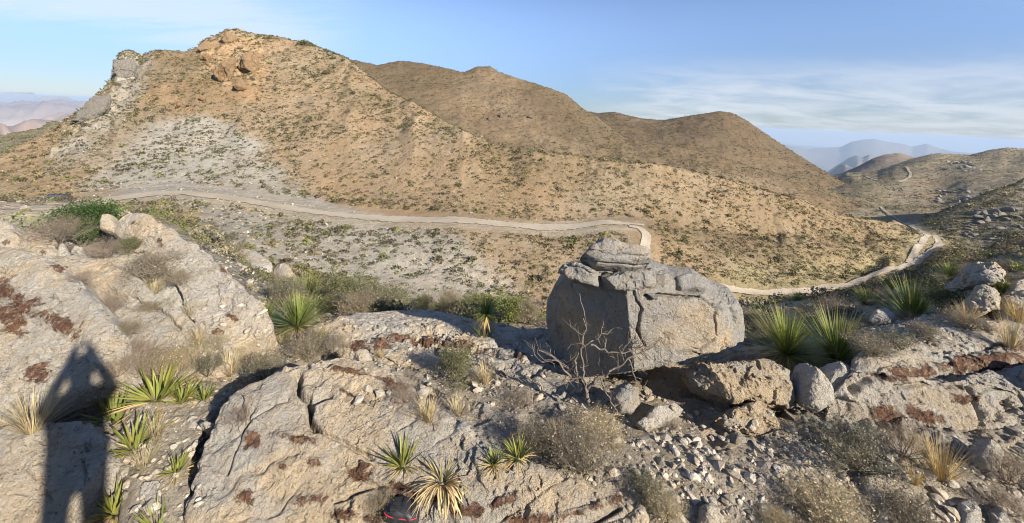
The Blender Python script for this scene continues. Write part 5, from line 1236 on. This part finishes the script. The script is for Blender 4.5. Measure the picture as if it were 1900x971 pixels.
for n, box, sh, sc, lab, grp in ((18, (1756, 300, 1818, 318), 'saddle_hills', (2.5, 6), 'grey rock of the ledge band on the far right hill', 'ledge rocks on the far hill'), (14, (1740, 350, 1800, 376), 'saddle_hills', (2, 4.5), 'grey rock in the broken cliff below the far ledge', 'broken cliff on the far hill'),
                              (22, (1800, 385, 1900, 425), 'near_hill', (1.0, 2.8), 'grey boulder in the rock field on the near shaded hill', 'rock field on the near hill'), (10, (1750, 420, 1860, 446), 'near_hill', (.8, 1.8), 'grey stone low on the near shaded hill', 'stones low on the near hill')):
    for i in range(n):
        p_ = hit(rs.uniform(box[0], box[2]), rs.uniform(box[1], box[3]), [sh])
        if p_ is None: continue
        s_ = rs.uniform(*sc); o_ = link('crag_rock', CR_[int(rs.integers(6))], loc=p_, rot=(rs.uniform(-.3, .3), rs.uniform(-.3, .3), rs.uniform(0, 6.28)), scale=(s_, s_*.7, s_*rs.uniform(.5, .9)))
        tag(o_, lab, 'rock', grp)

soil_c = soil
def wg(px, py, kk, s): return (.10 + soil_c[:-1, :-1])*clump(s, .5, 52)/np.maximum(s.Y[:-1, :-1], 2)**.6
pos, px_, py_, kk_, rs = sample(S1, 11500, wg, .9, 5.0, 71)
sz = np.clip(np.exp(rs.normal(math.log(.012), .7, len(pos))), .004, .06)
def rubble(name, label, pos, sz, rs):
    Vs, Fs_, Cs, off = [], [], [], 0; pid = rs.integers(0, 8, len(pos))
    for k_ in range(8):
        V0, F0 = make_stone_mesh('g', 500 + k_, 1, .7); ii = np.nonzero(pid == k_)[0]; n = len(ii)
        a = rs.uniform(0, 6.28, n); ca, sa = np.cos(a)[:, None], np.sin(a)[:, None]; tl = rs.normal(0, .3, (n, 1))
        X_ = V0[None, :, 0]*ca - V0[None, :, 1]*sa; Y__ = V0[None, :, 0]*sa + V0[None, :, 1]*ca
        V = np.stack([X_, Y__, V0[None, :, 2] + tl*X_], -1)*sz[ii][:, None, None]*1.3 + pos[ii][:, None] + np.array([0, 0, -.1])*sz[ii][:, None, None]
        Vs.append(V.reshape(-1, 3)); Fs_.append((F0[None] + (np.arange(n)*len(V0))[:, None, None]).reshape(-1, 3) + off); off += n*len(V0)
        Cs.append(np.repeat(np.array((.41, .365, .30))*rs.uniform(.5, 1.3, (n, 1))*(1 + rs.normal(0, .012, (n, 3))), len(V0), 0))
    tag(link(name, mesh(name, np.concatenate(Vs), np.concatenate(Fs_), M['stone'], smooth=False, attrs=dict(col=np.concatenate(Cs)))), label, kind='stuff')
rubble('gravel', 'pale limestone gravel over the foreground', pos, sz, rs)
pos, px_, py_, kk_, rs = sample(S1, 6500, lambda px, py, kk, s: clump(s, 2, 57)*(s.Y[:-1, :-1] < 34)*(1 + 5*(px > 370)*(px < 590)*(s.Y[:-1, :-1] < 22)), 4.9, 7.4, 73)
rubble('rubble', 'pale rubble on the slope just below the viewpoint', pos, np.clip(np.exp(rs.normal(math.log(.035), .7, len(pos))), .012, .25), rs)
# ================================================================ VEHICLE, PERSON, PACK
def box_bm(bm, c, s, bev=0.0, rot=None):
    r = bmesh.ops.create_cube(bm, size=1.0); vs = r['verts']
    bmesh.ops.scale(bm, vec=s, verts=vs)
    if rot: bmesh.ops.rotate(bm, cent=(0, 0, 0), matrix=Matrix.Rotation(rot[0], 3, rot[1]), verts=vs)
    bmesh.ops.translate(bm, vec=c, verts=vs)
    if bev: bmesh.ops.bevel(bm, geom=list({e for v in vs for e in v.link_edges}), offset=bev, segments=2, affect='EDGES', profile=.6)
def prism_bm(bm, prof, w0, w1=None, bev=.03, zt=None):
    """side profile (x, z) extruded across y; w1 narrows the points above zt"""
    hw = lambda z: (w0 if zt is None or z < zt else w1)/2
    A = [bm.verts.new((x, hw(z), z)) for x, z in prof]; B = [bm.verts.new((x, -hw(z), z)) for x, z in prof]; n = len(prof)
    fs = [bm.faces.new(A), bm.faces.new(B[::-1])]
    for i in range(n): fs.append(bm.faces.new((A[i], B[i], B[(i + 1) % n], A[(i + 1) % n])))
    bmesh.ops.recalc_face_normals(bm, faces=fs)
    if bev: bmesh.ops.bevel(bm, geom=list({e for f in fs for e in f.edges}), offset=bev, segments=2, affect='EDGES')
def bm_obj(name, bm, mat, parent, smooth=False):
    me = bpy.data.meshes.new(name); bm.to_mesh(me); bm.free(); me.materials.append(mat)
    if smooth: me.polygons.foreach_set('use_smooth', [True]*len(me.polygons))
    return link(name, me, parent)
paint = plain_mat('car_paint', (.045, .048, .052), .35, 0, .5, 6, .15); black = plain_mat('black_rubber', (.018, .018, .018), .8, 0, .3, 30, .3)
glassm = plain_mat('tinted_glass', (.02, .025, .03), .06, 0, .6); chrome = plain_mat('light_lens', (.75, .76, .74), .15, .2, .6); rimm = plain_mat('wheel_rim', (.42, .42, .43), .35, .8, .5)
vp = CAR_AT.copy()
car = empty('off_road_car', vp, math.atan2(-.52, -.85)); tag(car, 'dark off road car parked on the road at the left, half hidden by brush', 'car')
bm = bmesh.new(); prism_bm(bm, [(-2.1, .55), (-2.15, 1.05), (.75, 1.08), (1.95, 1.0), (2.1, .85), (2.1, .5), (1.85, .42), (-1.9, .42)], 1.8, bev=.05); bm_obj('body', bm, paint, car)
bm = bmesh.new(); prism_bm(bm, [(-2.1, 1.05), (-2.0, 1.72), (.1, 1.78), (.72, 1.08)], 1.72, 1.5, .04, 1.5); bm_obj('cabin', bm, paint, car)
for s_ in (1, -1):
    bm = bmesh.new()
    for x0, x1 in ((-1.9, -1.15), (-1.08, -.35), (-.28, .32)):
        f = bm.faces.new([bm.verts.new((x, s_*y, z)) for x, y, z in ((x0, .868, 1.12), (x1 + (.2 if x1 > 0 else 0), .868, 1.12), (x1 - (.12 if x1 > 0 else 0), .79, 1.62), (x0, .79, 1.62))])
    bmesh.ops.recalc_face_normals(bm, faces=bm.faces); bm_obj('side_window', bm, glassm, car)
bm = bmesh.new(); bm.faces.new([bm.verts.new(c_) for c_ in ((.70, .74, 1.15), (.70, -.74, 1.15), (.20, -.66, 1.71), (.20, .66, 1.71))]); bm_obj('windscreen', bm, glassm, car)
bm = bmesh.new(); box_bm(bm, (2.14, 0, .58), (.14, 1.78, .2), .03); bm_obj('bumper', bm, black, car)
bm = bmesh.new()
for i in range(7): box_bm(bm, (2.09, -.33 + .11*i, .84), (.06, .05, .2), .01)
bm_obj('grille', bm, chrome, car)
for s_ in (1, -1):
    bm = bmesh.new(); bmesh.ops.create_cone(bm, segments=20, radius1=.11, radius2=.11, depth=.06, cap_ends=True, matrix=Matrix.Translation((2.09, s_*.62, .85)) @ Matrix.Rotation(math.pi/2, 4, 'Y')); bm_obj('headlight', bm, chrome, car)
    bm = bmesh.new(); box_bm(bm, (-2.15, s_*.78, .9), (.05, .12, .25), .01); bm_obj('tail_light', bm, plain_mat('red_lens', (.35, .02, .02), .2), car)
    bm = bmesh.new(); box_bm(bm, (.62, s_*.98, 1.15), (.12, .18, .14), .03); bm_obj('mirror', bm, paint, car)
    for x in (1.35, -1.35):
        wh = bpy.data.objects.new('wheel', None); COL.objects.link(wh); wh.parent = car; wh.location = (x, s_*.82, .38)
        bm = bmesh.new(); bmesh.ops.create_cone(bm, segments=28, radius1=.38, radius2=.38, depth=.26, cap_ends=True, matrix=Matrix.Rotation(math.pi/2, 4, 'X'))
        bmesh.ops.bevel(bm, geom=[e for e in bm.edges if abs(e.verts[0].co.y - e.verts[1].co.y) < .01], offset=.04, segments=2, affect='EDGES'); bm_obj('tyre', bm, black, wh)
        bm = bmesh.new(); bmesh.ops.create_cone(bm, segments=20, radius1=.22, radius2=.18, depth=.28, cap_ends=True, matrix=Matrix.Rotation(math.pi/2, 4, 'X')); bm_obj('rim', bm, rimm, wh)
bm = bmesh.new()
for y in (-.6, .6): box_bm(bm, (-.9, y, 1.86), (1.8, .04, .04), .01)
for x in (-1.7, -1.1, -.5, 0): box_bm(bm, (x, 0, 1.85), (.05, 1.24, .03), .005)
bm_obj('roof_rack', bm, black, car)

# --- the person whose shadow falls on the slab: stands behind the viewpoint holding a phone overhead
T_ = CAST_SHADOW
s_ = (T_[1] + .42)/(-SUN[1]); top = T_ + SUN*s_
fwd = np.array([-SUN[0], -SUN[1], 0]); fwd /= np.linalg.norm(fwd); rgt = np.array([fwd[1], -fwd[0], 0])
base_ = top - .28*fwd - np.array([0, 0, 1.82])
print('PERSON', base_, 'ground', -2.09 + .12*(.5 - base_[1]) + HILLTOP_RISE)
def J(r, f, z): return base_ + rgt*r + fwd*f + np.array([0, 0, z])
jn, je, jr = [], [], []
def jadd(p_, r, par=None):
    jn.append(p_); jr.append(r)
    if par is not None: je.append((par, len(jn) - 1))
    return len(jn) - 1
pel = jadd(J(0, 0, 1.0), .145); sp1 = jadd(J(0, 0, 1.2), .14, pel); ch = jadd(J(0, 0, 1.40), .15, sp1); nk = jadd(J(0, .01, 1.56), .06, ch); hd = jadd(J(0, .04, 1.67), .10, nk); jadd(J(0, .04, 1.77), .085, hd)
for sd in (1, -1):
    sh = jadd(J(.18*sd, 0, 1.47), .072, ch); el = jadd(J(.205*sd, .17, 1.38), .05, sh); wr = jadd(J(.075*sd, .26, 1.68), .036, el); hn = jadd(J(.055*sd, .27, 1.75), .036, wr)
    for k_ in range(4): a_ = jadd(J((.045 - .004*k_)*sd, .295 + .012*k_, 1.805 - .012*k_), .010, hn); jadd(J((.022 - .003*k_)*sd, .315 + .010*k_, 1.83 - .016*k_), .009, a_)
    a_ = jadd(J(.035*sd, .255, 1.76), .012, hn); jadd(J(.015*sd, .25, 1.775), .010, a_)
    hp = jadd(J(.09*sd, 0, .90), .09, pel); kn = jadd(J(.10*sd, .03, .50), .066, hp); an = jadd(J(.11*sd, 0, .10), .05, kn); jadd(J(.13*sd, .17, .045), .045, an)
me = bpy.data.meshes.new('body'); me.from_pydata([tuple(p_) for p_ in jn], je, [])
tmp = bpy.data.objects.new('body', me); COL.objects.link(tmp)
tmp.modifiers.new('skin', 'SKIN'); tmp.modifiers.new('sub', 'SUBSURF').levels = 2
for v, r in zip(me.skin_vertices[0].data, jr): v.radius = (r, r)
me.skin_vertices[0].data[0].use_root = True
bpy.context.view_layer.update(); dg_ = bpy.context.evaluated_depsgraph_get()
bme = bpy.data.meshes.new_from_object(tmp.evaluated_get(dg_)); bpy.data.objects.remove(tmp)
bme.materials.clear()
for m_ in (plain_mat('skin', (.45, .28, .2), .5), plain_mat('jacket_cloth', (.05, .07, .11), .85, nscale=20), plain_mat('trouser_cloth', (.14, .12, .09), .9, nscale=20), plain_mat('boot_leather', (.05, .035, .025), .7)): bme.materials.append(m_)
bme.transform(Matrix.Translation(Vector(-base_)))
for p_ in bme.polygons:
    z = p_.center.z; p_.use_smooth = True
    r_ = abs(Vector(p_.center).dot(Vector(rgt))); p_.material_index = 3 if z < .13 else 2 if z < .98 else 1 if (z < 1.52 or (r_ > .12 and z < 1.7)) else 0
per = empty('person', base_); tag(per, 'person in a dark jacket raising both hands, whose shadow falls on the left slab', 'person')
link('body', bme, per)
bm = bmesh.new(); bmesh.ops.create_icosphere(bm, subdivisions=3, radius=.118, matrix=Matrix.Translation(Vector(rgt*0 + fwd*.03 + np.array([0, 0, 1.715]))))
bmesh.ops.delete(bm, geom=[v for v in bm.verts if v.co.z < 1.69], context='VERTS'); bm_obj('hair', bm, plain_mat('hair', (.04, .025, .015), .7), per, True)

# --- black pack with red piping cut by the bottom edge
bp = cast(744, 968); bp = bp + np.array([0, 0, .005]); pk = empty('backpack', bp); tag(pk, 'black pack with red piping lying on the bedrock at the bottom edge', 'backpack')
nyl = plain_mat('black_nylon', (.022, .023, .026), .5, 0, .5, 60, .35, .002); red = plain_mat('red_piping', (.45, .03, .04), .5)
bm = bmesh.new(); bmesh.ops.create_icosphere(bm, subdivisions=4, radius=1)
for v in bm.verts:
    c_ = v.co; e_ = lambda t, p: math.copysign(abs(t)**p, t); v.co = Vector((e_(c_.x, .62)*.12, e_(c_.y, .7)*.075, e_(c_.z, .6)*.055 + .05 - .10*max(0, c_.x)*.35))
    v.co += v.co.normalized()*.004*math.sin(v.co.x*70 + v.co.y*40)
bm_obj('body', bm, nyl, pk, True)
sg = [(-.11 + .02*i, -.075*(1 - (abs(-.11 + .02*i)/.125)**4)**.5*.96, .076 - .0022*i, -.11 + .02*(i + 1), -.075*(1 - min(.99, (abs(-.11 + .02*(i + 1))/.125))**4)**.5*.96, .076 - .0022*(i + 1), .0035, .0035) for i in range(11)]
V, Fq = tubes(sg, 6); link('piping', mesh('piping', V, Fq, red), pk)
bm = bmesh.new(); box_bm(bm, (-.05, -.02, .106), (.03, .11, .006), .002); box_bm(bm, (-.05, -.05, .112), (.04, .03, .012), .003); bm_obj('strap', bm, black, pk)
# ================================================================ CAMERA, LIGHT, SKY, AIR
cam = bpy.data.cameras.new('camera'); co = bpy.data.objects.new('camera', cam); COL.objects.link(co)
cam.sensor_width = 36; cam.lens = 36*F_PX/1900; cam.shift_x = 0; cam.shift_y = -(485.5 - CY)/1900
cam.clip_start = .02; cam.clip_end = 150000
R_ = Vector((CR, 0, SR)); U_ = Vector((-SR, 0, CR)); B_ = Vector((0, -1, 0))
co.matrix_world = Matrix(((R_.x, U_.x, B_.x, 0), (R_.y, U_.y, B_.y, 0), (R_.z, U_.z, B_.z, 0), (0, 0, 0, 1)))
SC.camera = co
sun = bpy.data.lights.new('sun', 'SUN'); so = bpy.data.objects.new('sun', sun); COL.objects.link(so)
sun.energy = SUN_E; sun.angle = math.radians(.53); sun.color = (1.0, .915, .79)
so.rotation_euler = Vector(SUN).to_track_quat('Z', 'Y').to_euler(); so.location = (20, -20, 30)
w = bpy.data.worlds.new('World'); SC.world = w; w.use_nodes = True
t = w.node_tree; t.nodes.clear()
nn = N.__new__(N); nn.t = t; nn.m = None
out = nn.add('ShaderNodeOutputWorld'); bg = nn.add('ShaderNodeBackground')
sky = nn.add('ShaderNodeTexSky', sky_type='NISHITA', sun_disc=False)
sky.sun_elevation = math.asin(SUN[2]); sky.sun_rotation = math.atan2(SUN[0], SUN[1])
sky.altitude = 1500; sky.air_density = 1.0; sky.dust_density = .15; sky.ozone_density = 2.0
tc = nn.add('ShaderNodeTexCoord').outputs['Generated']
sp = nn.add('ShaderNodeSeparateXYZ', {0: tc})
zz = nn.math('MAXIMUM', sp.outputs[2], .0)
den = nn.math('ADD', zz, .13)
cx = nn.math('DIVIDE', sp.outputs[0], den); cy = nn.math('DIVIDE', sp.outputs[1], den)
cv = nn.add('ShaderNodeCombineXYZ', {0: cx, 1: cy, 2: 0.0})
# thin streaky cirrus
rot = nn.add('ShaderNodeMapping', {'Vector': cv, 'Rotation': (0, 0, math.radians(-14)), 'Scale': (.32, 1.5, 1)})
c1 = nn.noise(rot, 1.25, 9, .62, .9); c2 = nn.noise(rot, .42, 3, .5, .3)
cir = nn.math('MULTIPLY', nn.ramp(c1, .52, .85), nn.ramp(c2, .45, .70))
# patchy cloud bank low on the right
d_r = nn.add('ShaderNodeVectorMath', {0: tc, 1: (.62, .78, .10)}, operation='DOT_PRODUCT').outputs['Value']
c3 = nn.noise(nn.add('ShaderNodeMapping', {'Vector': cv, 'Scale': (.9, 1.15, 1)}), 1.3, 8, .58, .5)
low = nn.math('MULTIPLY', nn.ramp(sp.outputs[2], .17, .07), nn.ramp(d_r, .86, .97))
bank = nn.math('MULTIPLY', low, nn.ramp(c3, .30, .68, .25, .95))
# long cirrus sheet high on the left
d_l = nn.add('ShaderNodeVectorMath', {0: tc, 1: (-.72, .66, .20)}, operation='DOT_PRODUCT').outputs['Value']
left = nn.math('MULTIPLY', nn.math('MULTIPLY', nn.ramp(d_l, .88, .97), nn.ramp(sp.outputs[2], .085, .13)), nn.ramp(c1, .34, .58))
cl = nn.math('MINIMUM', nn.math('ADD', nn.math('ADD', nn.math('MULTIPLY', cir, .3), nn.math('MULTIPLY', bank, .66)), nn.math('MULTIPLY', left, .5)), .85)
col = nn.mix(cl, nn.mix(1.0, sky.outputs[0], nn.mix(nn.ramp(sp.outputs[2], .0, .26), SKY_LOW, SKY_TINT), 'MULTIPLY'), CLOUD)
t.links.new(col, bg.inputs[0]); bg.inputs[1].default_value = SKY_E
t.links.new(bg.outputs[0], out.inputs[0])
if HAZE > 0:
    xs, y0_, y1_, z0_, z1_ = 84000, -60, 47500, -1350, 62
    V = np.array([(x, y, z) for z in (z0_, z1_) for y in (y0_, y1_) for x in (-xs, xs)], float)
    Fq = np.array([(0,2,3,1),(4,5,7,6),(0,1,5,4),(2,6,7,3),(0,4,6,2),(1,3,7,5)])
    hm = bpy.data.materials.new('haze_air'); hm.use_nodes = True; ht = hm.node_tree; ht.nodes.clear()
    ho = ht.nodes.new('ShaderNodeOutputMaterial'); hv = ht.nodes.new('ShaderNodeVolumePrincipled')
    hv.inputs['Color'].default_value = HAZE_C; hv.inputs['Density'].default_value = HAZE; hv.inputs['Anisotropy'].default_value = 0.0
    ht.links.new(hv.outputs[0], ho.inputs['Volume'])
    o = link('haze', mesh('haze', V, Fq, hm, smooth=False)); tag(o, 'thin pale blue desert haze', kind='stuff')
SC.view_settings.view_transform = 'Standard'; SC.view_settings.look = 'None'
SC.view_settings.gamma = 1; SC.view_settings.exposure = EXPOSURE; SC.view_settings.use_curve_mapping = False
SC.render.engine = 'CYCLES'
SC.cycles.max_bounces = 6; SC.cycles.diffuse_bounces = 3; SC.cycles.volume_bounces = 0; SC.cycles.transmission_bounces = 3
SC.cycles.use_denoising = True
SC.cycles.use_adaptive_sampling = True; SC.cycles.adaptive_threshold = .008
SC.cycles.pixel_filter_type = 'BLACKMAN_HARRIS'; SC.cycles.filter_width = 1.05
